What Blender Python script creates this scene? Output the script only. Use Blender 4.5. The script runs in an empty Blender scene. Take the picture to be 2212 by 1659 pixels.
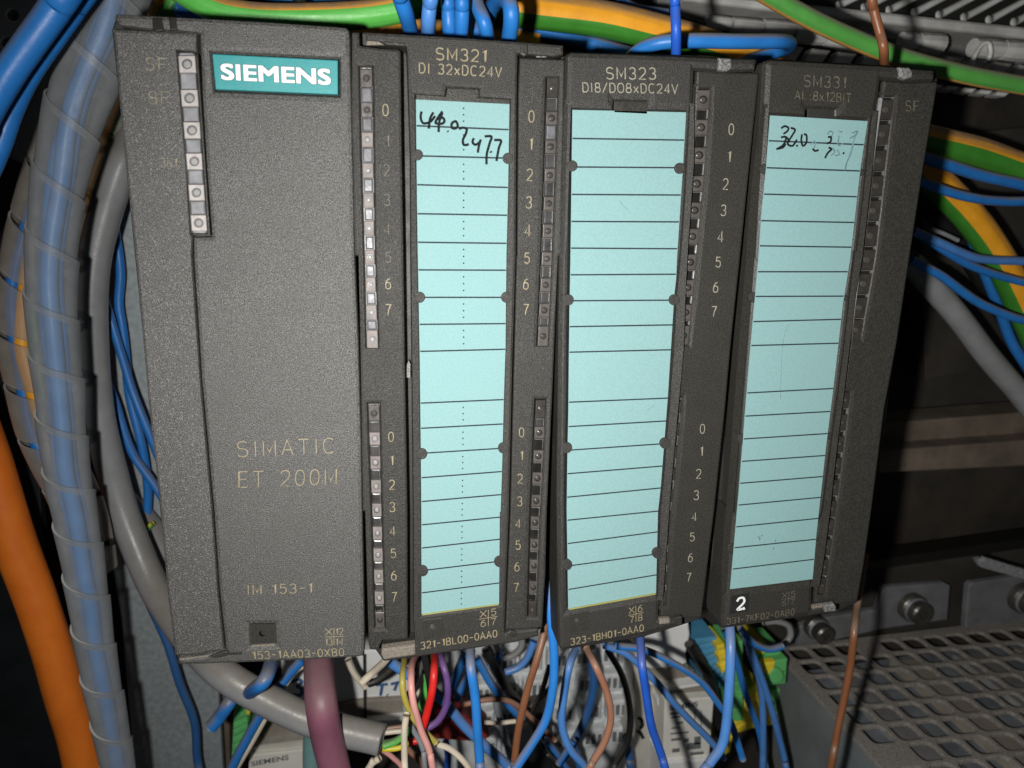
import bpy, math, random
from mathutils import Vector, Matrix, noise
from mathutils.geometry import delaunay_2d_cdt
random.seed(7)
SC = bpy.context.scene
COL = SC.collection
MM = 0.001

# ---------------------------------------------------------------- camera
# Calibrated from the module faces (40 x 125 mm each). World: X right, Y away from the viewer, Z up (mm here, metres in Blender).
F, CX, CY = 1475.0, 1106.0, 829.5            # focal length in the 2212 x 1659 frame the photo was measured in
RX = Vector((0.98622088, -0.16437117, 0.01872166))       # camera right
RU = Vector((0.01707773, 0.21371587, 0.97674658))        # camera up
RF = Vector((0.16455010, 0.96296814, -0.21357814))       # camera forward
CAM = Vector((47.56503695, -137.05407842, 90.46551429))
cam_d = bpy.data.cameras.new("camera")
cam = bpy.data.objects.new("camera", cam_d)
COL.objects.link(cam)
cam_d.sensor_width = 36.0
cam_d.lens = F / 2212 * 36.0
cam_d.clip_start = 0.01
cam_d.clip_end = 20
cam.matrix_world = Matrix(((RX.x, RU.x, -RF.x, CAM.x * MM), (RX.y, RU.y, -RF.y, CAM.y * MM), (RX.z, RU.z, -RF.z, CAM.z * MM), (0, 0, 0, 1)))
cam_d.dof.use_dof = True
cam_d.dof.focus_distance = 0.152
cam_d.dof.aperture_fstop = 24.0
SC.camera = cam

# ---------------------------------------------------------------- light: the phone's flash left of the lens, and faint room light
w = bpy.data.worlds.new("World")
SC.world = w
w.use_nodes = True
bg = w.node_tree.nodes["Background"]
bg.inputs[0].default_value = (0.85, 0.93, 1.0, 1)
bg.inputs[1].default_value = 0.022
ld = bpy.data.lights.new("flash_lamp", 'SPOT')
ld.energy = 2.05
ld.color = (1.0, 0.985, 0.95)
ld.shadow_soft_size = 0.0026
ld.spot_size = math.radians(170)
ld.spot_blend = 1.0
lo = bpy.data.objects.new("flash_lamp", ld)
COL.objects.link(lo)
LP = CAM + RX * -18 - RU * 7 - RF * 4
lo.location = LP * MM
aim = Vector((185, 40, 22)) - LP
lo.rotation_euler = aim.to_track_quat('-Z', 'Y').to_euler()
SC.view_settings.view_transform = 'Standard'
SC.view_settings.look = 'None'
SC.view_settings.exposure = 0.0
SC.view_settings.gamma = 1.0
SC.cycles.max_bounces = 8
SC.cycles.transparent_max_bounces = 16

# ---------------------------------------------------------------- pixel <-> place
def U(px, py, Y=0.0):
    d = RF + RX * ((px - CX) / F) - RU * ((py - CY) / F)
    return CAM + d * ((Y - CAM.y) / d.y)
def T(i, j):                                  # a point measured in tile (i, j) of the photo, in that tile's own pixels
    return lambda x, y: (737.333 * i + x / 3.0, 553.0 * j + y / 3.0)
t00, t10, t20, t01, t11, t21, t02, t12, t22 = T(0,0), T(1,0), T(2,0), T(0,1), T(1,1), T(2,1), T(0,2), T(1,2), T(2,2)
def tt(t, pts): return [t(*p) for p in pts]

# ---------------------------------------------------------------- materials
def mat(name, col, rough=0.5, metal=0.0, spec=0.5, var=0.12, vscale=120, bump=0.0, bscale=2500, dust=0.0, alpha=1.0, grain=0.0, coat=0.0, emis=0, dustcol=(0.21, 0.185, 0.15), trans=0.0, streak=0.0, fleck=0.0):
    m = bpy.data.materials.new(name)
    m.use_nodes = True
    nt = m.node_tree; N = nt.nodes; L = nt.links
    b = N["Principled BSDF"]
    b.inputs["Roughness"].default_value = rough
    b.inputs["Metallic"].default_value = metal
    b.inputs["Specular IOR Level"].default_value = spec
    b.inputs["Coat Weight"].default_value = coat
    b.inputs["Coat Roughness"].default_value = 0.25
    b.inputs["Transmission Weight"].default_value = trans
    geo = N.new("ShaderNodeNewGeometry")
    def mix(fac, a, c2):
        mx = N.new("ShaderNodeMix"); mx.data_type = 'RGBA'
        if hasattr(fac, "links"): L.new(fac, mx.inputs[0])
        else: mx.inputs[0].default_value = fac
        if hasattr(a, "links"): L.new(a, mx.inputs[6])
        else: mx.inputs[6].default_value = (*a, 1)
        if hasattr(c2, "links"): L.new(c2, mx.inputs[7])
        else: mx.inputs[7].default_value = (*c2, 1)
        return mx.outputs[2]
    def nz(scale, detail=3.0, ro=0.6):
        n = N.new("ShaderNodeTexNoise"); n.inputs["Scale"].default_value = scale
        n.inputs["Detail"].default_value = detail; n.inputs["Roughness"].default_value = ro
        L.new(geo.outputs["Position"], n.inputs["Vector"])
        return n.outputs["Fac"]
    def ramp(src, lo_, hi_, a=0.0, c=1.0):
        r = N.new("ShaderNodeMapRange"); L.new(src, r.inputs[0])
        r.inputs[1].default_value = lo_; r.inputs[2].default_value = hi_
        r.inputs[3].default_value = a; r.inputs[4].default_value = c
        return r.outputs[0]
    dark = tuple(c * (1 - var) for c in col); lite = tuple(min(1, c * (1 + var)) for c in col)
    c = mix(ramp(nz(vscale), 0.3, 0.7), dark, lite)
    if streak:
        c = mix(ramp(nz(vscale * 0.35, 6, 0.75), 0.52, 0.72, 0, streak), c, dustcol)
    if grain:
        g = nz(bscale, 1.0, 0.5)
        c = mix(ramp(g, 0.3, 0.7, 0, 1), tuple(x * (1 - grain) for x in col), tuple(min(1, x * (1 + grain)) for x in lite))
    if fleck:
        c = mix(ramp(nz(bscale * 0.8, 0.0), 0.64, 0.80, 0, fleck), c, (0.42, 0.42, 0.42))
    if dust:
        s = N.new("ShaderNodeSeparateXYZ"); L.new(geo.outputs["Normal"], s.inputs[0])
        mu = N.new("ShaderNodeMath"); mu.operation = 'MULTIPLY'
        L.new(ramp(s.outputs[2], 0.05, 0.62), mu.inputs[0]); L.new(ramp(nz(260, 5, 0.7), 0.3, 0.6, 0.6, 1.0), mu.inputs[1])
        mu2 = N.new("ShaderNodeMath"); mu2.operation = 'MULTIPLY'; L.new(mu.outputs[0], mu2.inputs[0]); mu2.inputs[1].default_value = dust
        c = mix(mu2.outputs[0], c, dustcol)
    L.new(c, b.inputs["Base Color"])
    L.new(ramp(nz(vscale * 2.1), 0.25, 0.75, max(0.02, rough - 0.08), min(1, rough + 0.1)), b.inputs["Roughness"])
    if bump:
        bp = N.new("ShaderNodeBump"); bp.inputs["Strength"].default_value = bump; bp.inputs["Distance"].default_value = 0.0002
        L.new(nz(bscale, 2.0, 0.5), bp.inputs["Height"]); L.new(bp.outputs[0], b.inputs["Normal"])
    if alpha < 1:
        b.inputs["Alpha"].default_value = alpha
    return m

M = {}
M['plastic'] = mat('dark_grey_plastic', (0.054, 0.053, 0.049), 0.44, spec=0.8, var=0.18, vscale=45, bump=0.9, bscale=5600, grain=0.7, fleck=0.36)
M['plastic_mid'] = mat('darker_grey_plastic', (0.029, 0.028, 0.0245), 0.5, spec=0.4, var=0.10, vscale=60, bump=0.8, bscale=5200, grain=0.55, fleck=0.12)
M['plastic_smooth'] = mat('dark_plastic_smooth', (0.030, 0.029, 0.025), 0.45, spec=0.35, var=0.15, vscale=90, bump=0.4, bscale=3000, grain=0.25)
M['body'] = mat('body_plastic', (0.022, 0.022, 0.020), 0.55, var=0.15, bump=0.3)
M['plastic_dusty_lit'] = mat('dusty_lit_plastic', (0.17, 0.145, 0.12), 0.8, var=0.2, vscale=500, bump=0.6, bscale=2600, grain=0.2)  # dusty catches, and the painted bright lip of the screw pocket
M['wear_glint'] = mat('worn_glint_plastic', (0.13, 0.128, 0.125), 0.6, var=0.3, vscale=900, bump=0.8, bscale=2500, grain=0.4)  # worn knuckles and chips, and the painted glints on ledge and strip
M['slot'] = mat('slot_dark', (0.012, 0.011, 0.010), 0.4)
M['led'] = mat('frosted_light_pipe', (0.20, 0.175, 0.165), 0.55, spec=0.27, var=0.22, vscale=420, bump=0.3, bscale=1500, coat=0.0)
M['led_smoke'] = mat('smoky_light_pipe', (0.085, 0.075, 0.070), 0.26, spec=0.7, var=0.25, vscale=420, bump=0.15, bscale=900, coat=0.4)
M['led_dark'] = mat('dark_light_pipe', (0.035, 0.031, 0.028), 0.3, spec=0.6, var=0.3, vscale=420, bump=0.15, bscale=900)
M['led_bright'] = mat('bright_light_pipe', (0.40, 0.37, 0.355), 0.5, spec=0.4, var=0.2, vscale=420, bump=0.3, bscale=1500)
M['clear_bright'] = mat('bright_clear_strip', (0.21, 0.21, 0.225), 0.38, spec=0.45, var=0.3, vscale=330, bump=0.5, bscale=420)
M['glint'] = mat('glint_rim', (0.13, 0.125, 0.115), 0.3, spec=0.7, var=0.4, vscale=900)  # paler than the clear segments, for their painted glints
M['clear'] = mat('clear_strip', (0.10, 0.10, 0.11), 0.40, spec=0.45, var=0.5, vscale=330, bump=0.7, bscale=420, coat=0.0)
M['clear_smoke'] = mat('smoky_clear_strip', (0.05, 0.048, 0.048), 0.16, spec=0.8, var=0.4, vscale=330, bump=0.12, bscale=500, coat=0.5)
M['clear_dark'] = mat('dark_clear_strip', (0.016, 0.015, 0.014), 0.2, spec=0.6, var=0.4, vscale=330, bump=0.12, bscale=500)
M['dome'] = mat('light_pipe_dome', (0.27, 0.26, 0.25), 0.4, spec=0.35, var=0.1)
M['dome_dark'] = mat('light_pipe_dome_dark', (0.06, 0.055, 0.05), 0.25, spec=0.7, var=0.1)
M['ochre'] = mat('ochre_lettering', (0.27, 0.225, 0.14), 0.6, var=0.25, vscale=900)
M['ochre_faint'] = mat('faded_ochre_lettering', (0.115, 0.10, 0.072), 0.6, var=0.45, vscale=1400)
M['ochre_worn'] = mat('worn_ochre_lettering', (0.20, 0.18, 0.125), 0.6, var=0.45, vscale=1400)
M['grey_text'] = mat('pale_lettering', (0.28, 0.26, 0.20), 0.6, var=0.2, vscale=900)
M['teal'] = mat('teal_badge', (0.032, 0.262, 0.272), 0.42, spec=0.5, var=0.08, vscale=200, bump=0.12, bscale=2500)
M['white_paint'] = mat('white_lettering', (0.78, 0.80, 0.78), 0.5, var=0.04)
M['outline'] = mat('dark_teal_outline', (0.018, 0.10, 0.12), 0.5)
M['black_paint'] = mat('black_print', (0.010, 0.010, 0.011), 0.7, var=0.2)
M['line'] = mat('printed_line', (0.012, 0.02, 0.028), 0.8, var=0.3)
M['ink'] = mat('black_ink', (0.010, 0.012, 0.014), 0.85, spec=0.15, var=0.4, vscale=700)
M['ink_grey'] = mat('smudged_ink', (0.13, 0.22, 0.24), 0.6, var=0.4, vscale=900)
M['ink_blue'] = mat('blue_ink', (0.05, 0.12, 0.28), 0.6, var=0.3, vscale=500)
M['paper'] = mat('pale_cyan_paper', (0.212, 0.362, 0.366), 0.78, spec=0.25, var=0.05, vscale=38, bump=0.06, bscale=2500, grain=0.03, streak=0.10, dustcol=(0.20, 0.25, 0.24))
M['paper_edge'] = mat('yellowed_edge', (0.30, 0.28, 0.08), 0.7)

def cable(name, col, rough=0.42, dust=0.75, **k):
    return mat(name, col, rough, spec=0.45, var=0.10, vscale=150, bump=0.18, bscale=1400, dust=dust, **k)
M['blue'] = cable('blue_insulation', (0.022, 0.185, 0.56), dust=0.95)
M['blue_core'] = cable('inner_blue_insulation', (0.03, 0.27, 0.70), dust=0.1)
M['blue_deep'] = cable('deep_blue_insulation', (0.018, 0.10, 0.52), dust=0.35)
M['blue_pale'] = cable('pale_blue_insulation', (0.075, 0.235, 0.60), dust=0.5)
M['blue_dark'] = cable('dusty_dark_blue_insulation', (0.03, 0.12, 0.33), dust=0.9)
M['orange'] = cable('orange_jacket', (1.0, 0.225, 0.02), 0.5, dust=0.1)
M['yellow'] = cable('yellow_insulation', (0.92, 0.40, 0.022), dust=0.8)
M['green'] = cable('green_insulation', (0.055, 0.26, 0.03), dust=0.8)
M['green_lite'] = cable('light_green_insulation', (0.11, 0.50, 0.08), dust=0.55)
M['green_dull'] = cable('dull_green_insulation', (0.085, 0.32, 0.06), dust=1.0)
M['yellow_dull'] = cable('dull_yellow_insulation', (0.50, 0.27, 0.07), dust=0.9)
M['brown'] = cable('brown_insulation', (0.20, 0.075, 0.032), dust=0.6)
M['brown_lite'] = cable('pale_brown_insulation', (0.34, 0.15, 0.09), dust=0.5)
M['grey_cable'] = cable('grey_jacket', (0.27, 0.275, 0.28), 0.38, dust=0.8)
M['purple'] = cable('purple_jacket', (0.26, 0.095, 0.145), 0.5, dust=0.45)
M['teal_cable'] = cable('teal_jacket', (0.17, 0.33, 0.33), 0.5, dust=0.5)
M['red'] = cable('red_insulation', (0.68, 0.018, 0.015), dust=0.1)
M['pink'] = cable('pink_insulation', (0.72, 0.34, 0.30), dust=0.15)
M['olive'] = cable('olive_yellow_insulation', (0.46, 0.38, 0.07), dust=0.25)
M['bright_yellow'] = cable('bright_yellow_insulation', (0.75, 0.62, 0.03), dust=0.2)
M['cream'] = cable('cream_insulation', (0.72, 0.63, 0.50), dust=0.2)
M['violet'] = cable('violet_insulation', (0.13, 0.06, 0.22), dust=0.2)
M['black_wire'] = cable('black_insulation', (0.012, 0.012, 0.012), dust=0.3)
M['grey_wire'] = cable('grey_insulation', (0.26, 0.28, 0.30), dust=0.3)
def sleeve_mat(name, col, a):
    m = mat(name, col, 0.42, spec=0.5, var=0.12, vscale=180, bump=0.2, bscale=1200, dust=0.5, dustcol=(0.30, 0.25, 0.2))
    nt = m.node_tree                                   # frosted wall: seen at a slant there is more plastic to look through
    lw = nt.nodes.new("ShaderNodeLayerWeight"); lw.inputs[0].default_value = 0.42
    mr = nt.nodes.new("ShaderNodeMapRange"); nt.links.new(lw.outputs["Facing"], mr.inputs[0])
    mr.inputs[1].default_value = 0.12; mr.inputs[2].default_value = 0.72; mr.inputs[3].default_value = a; mr.inputs[4].default_value = 0.97
    nt.links.new(mr.outputs[0], nt.nodes["Principled BSDF"].inputs["Alpha"])
    return m
M['sleeve'] = sleeve_mat('milky_spiral_wrap', (0.40, 0.415, 0.43), 0.21)
M['sleeve_grey'] = sleeve_mat('dusty_spiral_wrap', (0.44, 0.40, 0.35), 0.24)
M['sleeve_edge'] = mat('wrap_edge_highlight', (0.46, 0.45, 0.43), 0.4, var=0.1)  # highlight along the cut wrap edges, put into their colour
M['steel'] = mat('galvanised_plate', (0.36, 0.40, 0.41), 0.6, metal=0.35, var=0.14, vscale=45, bump=0.15, bscale=500, grain=0.08, streak=0.35, dustcol=(0.18, 0.19, 0.19))
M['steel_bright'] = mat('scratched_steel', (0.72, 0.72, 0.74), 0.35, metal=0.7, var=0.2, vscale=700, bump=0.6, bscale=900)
M['bolt'] = mat('bolt_steel', (0.14, 0.135, 0.12), 0.38, metal=0.7, var=0.25, vscale=300, bump=0.2, bscale=900)
M['zinc'] = mat('zinc_bracket', (0.24, 0.245, 0.255), 0.55, metal=0.3, var=0.2, vscale=80, streak=0.5, dustcol=(0.12, 0.11, 0.095))
M['black_steel'] = mat('black_steel', (0.013, 0.015, 0.017), 0.5, var=0.3, vscale=60, dust=0.4)
M['back_panel'] = mat('dusty_black_panel', (0.046, 0.040, 0.033), 0.7, var=0.35, vscale=30, bump=0.2, bscale=700, streak=0.5, dustcol=(0.10, 0.072, 0.05))
M['rail'] = mat('dusty_brown_rail', (0.17, 0.132, 0.10), 0.75, var=0.3, vscale=60, bump=0.3, bscale=700, streak=0.5, dustcol=(0.06, 0.052, 0.045))
M['duct'] = mat('grey_duct_plastic', (0.66, 0.65, 0.62), 0.5, var=0.18, vscale=110, bump=0.3, bscale=900, dust=0.6, streak=0.3, dustcol=(0.12, 0.105, 0.09))
M['duct_dark'] = mat('dark_grey_duct', (0.25, 0.252, 0.25), 0.55, var=0.25, vscale=110, dust=0.5, streak=0.3, dustcol=(0.09, 0.08, 0.07))
M['duct_edge'] = mat('pale_slat_plastic', (0.8, 0.8, 0.77), 0.4, var=0.2, vscale=110, dust=0.4)
M['grille'] = mat('dusty_grille_paint', (0.235, 0.212, 0.19), 0.75, var=0.22, vscale=70, bump=0.4, bscale=900, grain=0.12, streak=0.35, dustcol=(0.11, 0.10, 0.092))
M['psu_side'] = mat('grey_green_painted_steel', (0.19, 0.21, 0.215), 0.6, var=0.14, vscale=60, bump=0.2, bscale=900, streak=0.4, dustcol=(0.10, 0.10, 0.095))
M['psu_inner'] = mat('inner_steel', (0.17, 0.185, 0.2), 0.5, var=0.3, vscale=90)
M['beige'] = mat('beige_housing', (0.56, 0.54, 0.48), 0.6, var=0.1, vscale=60, bump=0.15, dust=0.6, streak=0.25, dustcol=(0.22, 0.20, 0.165))
M['white_housing'] = mat('white_housing', (0.86, 0.86, 0.84), 0.6, var=0.08, vscale=70, streak=0.2, dustcol=(0.45, 0.42, 0.36))
M['brown_band'] = mat('grey_brown_housing', (0.27, 0.24, 0.195), 0.6, var=0.15, vscale=120, dust=0.4)
M['label_white'] = mat('off_white_label', (0.80, 0.78, 0.70), 0.7, var=0.06, vscale=90, streak=0.15, dustcol=(0.36, 0.33, 0.27))
M['mottled'] = mat('grey_relay_housing', (0.72, 0.74, 0.74), 0.6, var=0.22, vscale=170, bump=0.3, bscale=600, streak=0.45, dustcol=(0.34, 0.35, 0.36))
M['print_grey'] = mat('grey_print', (0.16, 0.165, 0.17), 0.7, var=0.3, vscale=500)
M['tb_green'] = mat('green_terminal', (0.14, 0.52, 0.17), 0.5, var=0.15, vscale=90, streak=0.2, dustcol=(0.18, 0.2, 0.1))
M['tb_yellow'] = mat('yellow_terminal', (0.92, 0.70, 0.05), 0.5, var=0.12, vscale=90, streak=0.15, dustcol=(0.35, 0.26, 0.1))
M['tb_blue'] = mat('blue_terminal', (0.09, 0.32, 0.52), 0.5, var=0.15, vscale=90, streak=0.2, dustcol=(0.12, 0.15, 0.18))
M['rust'] = mat('rust_red_part', (0.28, 0.03, 0.025), 0.5, var=0.25, vscale=100)

# ---------------------------------------------------------------- object helpers
def origin_of(p):
    v = Vector((0, 0, 0))
    while p is not None:
        v += p.location / MM
        p = p.parent
    return v
def link(name, verts, faces, mats, parent=None, base=None, fmat=None, smooth=False):
    o0 = origin_of(parent)
    loc = Vector((0, 0, 0))
    if parent is None:
        loc = base if base is not None else sum(verts, Vector()) / len(verts)
        o0 = loc
    me = bpy.data.meshes.new(name)
    me.from_pydata([tuple((v - o0) * MM) for v in verts], [], faces)
    if not isinstance(mats, (list, tuple)): mats = [mats]
    for m in mats: me.materials.append(m)
    if fmat: me.polygons.foreach_set('material_index', fmat)
    if smooth: me.polygons.foreach_set('use_smooth', [True] * len(faces))
    me.update()
    o = bpy.data.objects.new(name, me)
    COL.objects.link(o)
    if parent is None: o.location = loc * MM
    else: o.parent = parent
    return o
def tag(o, label=None, cat=None, group=None, kind=None):
    if label: o['label'] = label
    if cat: o['category'] = cat
    if group: o['group'] = group
    if kind: o['kind'] = kind
    return o
def thing(name, label, cat, base, group=None):
    o = bpy.data.objects.new(name, None)
    o.empty_display_size = 0.01
    COL.objects.link(o)
    o.location = base * MM
    return tag(o, label, cat, group)
class MB:                                     # collects pieces that belong to ONE part
    def __init__(s): s.v = []; s.f = []; s.m = []
    def add(s, vf, mi=0):
        v, f = vf; k = len(s.v)
        s.v += v; s.f += [tuple(i + k for i in q) for q in f]; s.m += [mi] * len(f)
        return s
    def build(s, name, mats, parent=None, smooth=False, base=None):
        return link(name, s.v, s.f, mats, parent, base=base, fmat=s.m, smooth=smooth)

def area2(p): return sum(p[i][0] * p[(i + 1) % len(p)][1] - p[(i + 1) % len(p)][0] * p[i][1] for i in range(len(p)))
def offset(p, c):                             # moves a polygon's edges inwards by c
    n = len(p); s = 1 if area2(p) > 0 else -1; out = []
    for i in range(n):
        a, b, d = Vector(p[i - 1]), Vector(p[i]), Vector(p[(i + 1) % n])
        e1 = (b - a); e2 = (d - b)
        if e1.length < 1e-6 or e2.length < 1e-6: out.append(tuple(b)); continue
        e1.normalize(); e2.normalize()
        n1 = Vector((-e1.y, e1.x)) * s; n2 = Vector((-e2.y, e2.x)) * s
        m = n1 + n2
        l = m.length
        if l < 0.3: out.append(tuple(b)); continue
        m /= l
        out.append(tuple(b + m * min(c / max(0.35, m.dot(n1)), c * 2.2)))
    return out
def inside(c, poly):
    r = False; n = len(poly)
    for i in range(n):
        (x0, y0), (x1, y1) = poly[i], poly[i - 1]
        if (y0 > c.y) != (y1 > c.y) and c.x < (x1 - x0) * (c.y - y0) / (y1 - y0) + x0: r = not r
    return r
# prism over a 2-D outline in a frame (o, ex, ey): front at 0, back at depth along ez; rounded front edge of size ch
def prism(outer, holes, fr, depth, ch=0.4, back=False):
    o, ex, ey, ez = fr
    P = lambda q, z: o + ex * q[0] + ey * q[1] + ez * z
    V = []; Fc = []
    def ring(poly, z):
        k = len(V); V.extend(P(q, z) for q in poly); return k
    def skirt(poly, hole):
        n = len(poly)
        sgn = -1 if hole else 1
        levels = [(offset(poly, ch * sgn), 0.0), (offset(poly, ch * 0.30 * sgn), ch * 0.30), (poly, ch), (poly, depth)] if ch > 0 else [(poly, 0.0), (poly, depth)]
        rs = [ring(q, z) for q, z in levels]
        for a, b in zip(rs, rs[1:]):
            for i in range(n):
                j = (i + 1) % n
                Fc.append((a + i, a + j, b + j, b + i) if (area2(poly) > 0) == hole else (a + i, b + i, b + j, a + j))
        return levels[0][0], rs[0], rs[-1]
    tops = [skirt(outer, False)] + [skirt(h, True) for h in holes]
    def fill(polys, z, flip):
        vs = []; es = []
        for poly in polys:
            k = len(vs); n = len(poly); vs += [Vector((q[0], q[1])) for q in poly]
            es += [(k + i, k + (i + 1) % n) for i in range(n)]
        rv, _, rf = delaunay_2d_cdt(vs, es, [], 0, 1e-5)[:3]
        k = ring([(q.x, q.y) for q in rv], z)
        for tri in rf:
            c = sum((rv[t] for t in tri), Vector((0, 0))) / len(tri)
            if not inside(c, polys[0]) or any(inside(c, h) for h in polys[1:]): continue
            a, b, c2 = (k + t for t in tri)
            nrm = (V[b] - V[a]).cross(V[c2] - V[a])
            Fc.append((a, b, c2) if (nrm.dot(ez) < 0) != flip else (a, c2, b))
    fill([t[0] for t in tops], 0.0, False)
    if back: fill([outer] + list(holes), depth, True)
    return V, Fc
EX, EY, EZ = Vector((1, 0, 0)), Vector((0, 0, 1)), Vector((0, 1, 0))
def face_frame(Y): return (Vector((0, Y, 0)), EX, EY, EZ)
def px2(pts, Y): return [(U(x, y, Y).x, U(x, y, Y).z) for x, y in pts]
def slab(pxpts, Y, depth, ch=0.4, holes=(), back=False):
    return prism(px2(pxpts, Y), [px2(h, Y) for h in holes], face_frame(Y), depth, ch, back)
def box(a, b, ch=0.3):                        # axis-aligned box, front face towards -Y
    return prism([(a[0], a[2]), (b[0], a[2]), (b[0], b[2]), (a[0], b[2])], [], face_frame(a[1]), b[1] - a[1], ch, True)
def quadsheet(pts3):
    return list(pts3), [tuple(range(len(pts3)))]
def disc(cx_, cy_, r, n=12):
    return [(cx_ + r * math.cos(2 * math.pi * i / n), cy_ + r * math.sin(2 * math.pi * i / n)) for i in range(n)]
def rounded(x0, y0, x1, y1, r, n=3):
    out = []
    for (cx_, cy_, a0) in ((x1 - r, y0 + r, -90), (x1 - r, y1 - r, 0), (x0 + r, y1 - r, 90), (x0 + r, y0 + r, 180)):
        for k in range(n + 1):
            a = math.radians(a0 + 90 * k / n); out.append((cx_ + r * math.cos(a), cy_ + r * math.sin(a)))
    return out

# ---- curves
def catmull(P, per=8):
    out = []
    Q = [P[0] * 2 - P[1]] + list(P) + [P[-1] * 2 - P[-2]]
    for i in range(1, len(Q) - 2):
        a, b, c, d = Q[i - 1], Q[i], Q[i + 1], Q[i + 2]
        for k in range(per):
            t = k / per
            out.append(0.5 * ((2 * b) + (c - a) * t + (2 * a - 5 * b + 4 * c - d) * t * t + (3 * b - a - 3 * c + d) * t ** 3))
    out.append(Q[-2])
    return out
def frames(path):
    n = len(path); res = []
    up = None
    for i in range(n):
        t = (path[min(n - 1, i + 1)] - path[max(0, i - 1)]).normalized()
        if up is None:
            up = Vector((0, -1, 0)) - t * t.dot(Vector((0, -1, 0)))
            if up.length < 0.1: up = Vector((0, 0, 1)) - t * t.z
        else: up = up - t * up.dot(t)
        up.normalize(); res.append((t, up, t.cross(up)))
    return res
def tube_vf(path, r, sides=14, cap=True, twist=0.0, sector=None, wob=0.0):
    fr = frames(path); V = []; Fc = []; mi = []
    for i, (p, (t, u, b)) in enumerate(zip(path, fr)):
        rr = r(i / (len(path) - 1)) if callable(r) else r
        for k in range(sides):
            a = 2 * math.pi * k / sides
            q = rr * (1 + (wob * noise.noise(p * 0.05 + Vector((k, 0, 0))) if wob else 0))
            V.append(p + (u * math.cos(a) + b * math.sin(a)) * q)
    for i in range(len(path) - 1):
        for k in range(sides):
            j = (k + 1) % sides
            Fc.append((i * sides + k, i * sides + j, (i + 1) * sides + j, (i + 1) * sides + k))
            if sector:
                a = (360 * (k + 0.5) / sides + twist * i / len(path) - sector[0]) % 360
                mi.append(1 if a < sector[1] else 0)
            else: mi.append(0)
    if cap:
        Fc.append(tuple(range(sides))); mi.append(0)
        k = (len(path) - 1) * sides; Fc.append(tuple(k + s for s in reversed(range(sides)))); mi.append(0)
    return V, Fc, mi
def pxpath(pts, Y, per=8):
    P = []
    for q in pts:
        P.append(U(q[0], q[1], q[2] if len(q) > 2 else Y))
    return catmull(P, per)
def rad(px, Y): return px * (Y + 137) * 1.02 / F
def wire(name, label, mt, rpx, Y, pts, cat='wire', group=None, sector=None, twist=0.0, sides=14, parent=None, wob=0.0):
    def run_on(a, b):                          # a cable that leaves the picture goes on outside it
        if 0 <= a[0] <= 2212 and 0 <= a[1] <= 1659: return []
        d = Vector((a[0] - b[0], a[1] - b[1])).normalized() * 420
        return [(a[0] + d.x, a[1] + d.y, (a[2] if len(a) > 2 else Y) + 12)]
    pts = run_on(pts[0], pts[1]) + list(pts) + run_on(pts[-1], pts[-2])
    P = pxpath(pts, Y)
    sd = Vector((len(label) * 1.7, rpx, 0))
    P = [p + Vector((noise.noise(p * 0.045 + sd), noise.noise(p * 0.045 - sd), noise.noise(p * 0.045 + sd * 2))) * (0.9 if rpx < 16 else 0.5) for p in P]
    wob = wob or 0.05
    m = M[mt] if isinstance(mt, str) else [M[x] for x in mt]
    ys = [q[2] if len(q) > 2 else Y for q in pts]
    v, f, mi = tube_vf(P, rad(rpx, sum(ys) / len(ys)), sides if not sector else 40, True, twist, sector, wob)
    o = link(name, v, f, m, parent, base=P[0], fmat=mi, smooth=True)
    if parent is None: tag(o, label, cat, group)
    return o

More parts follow.
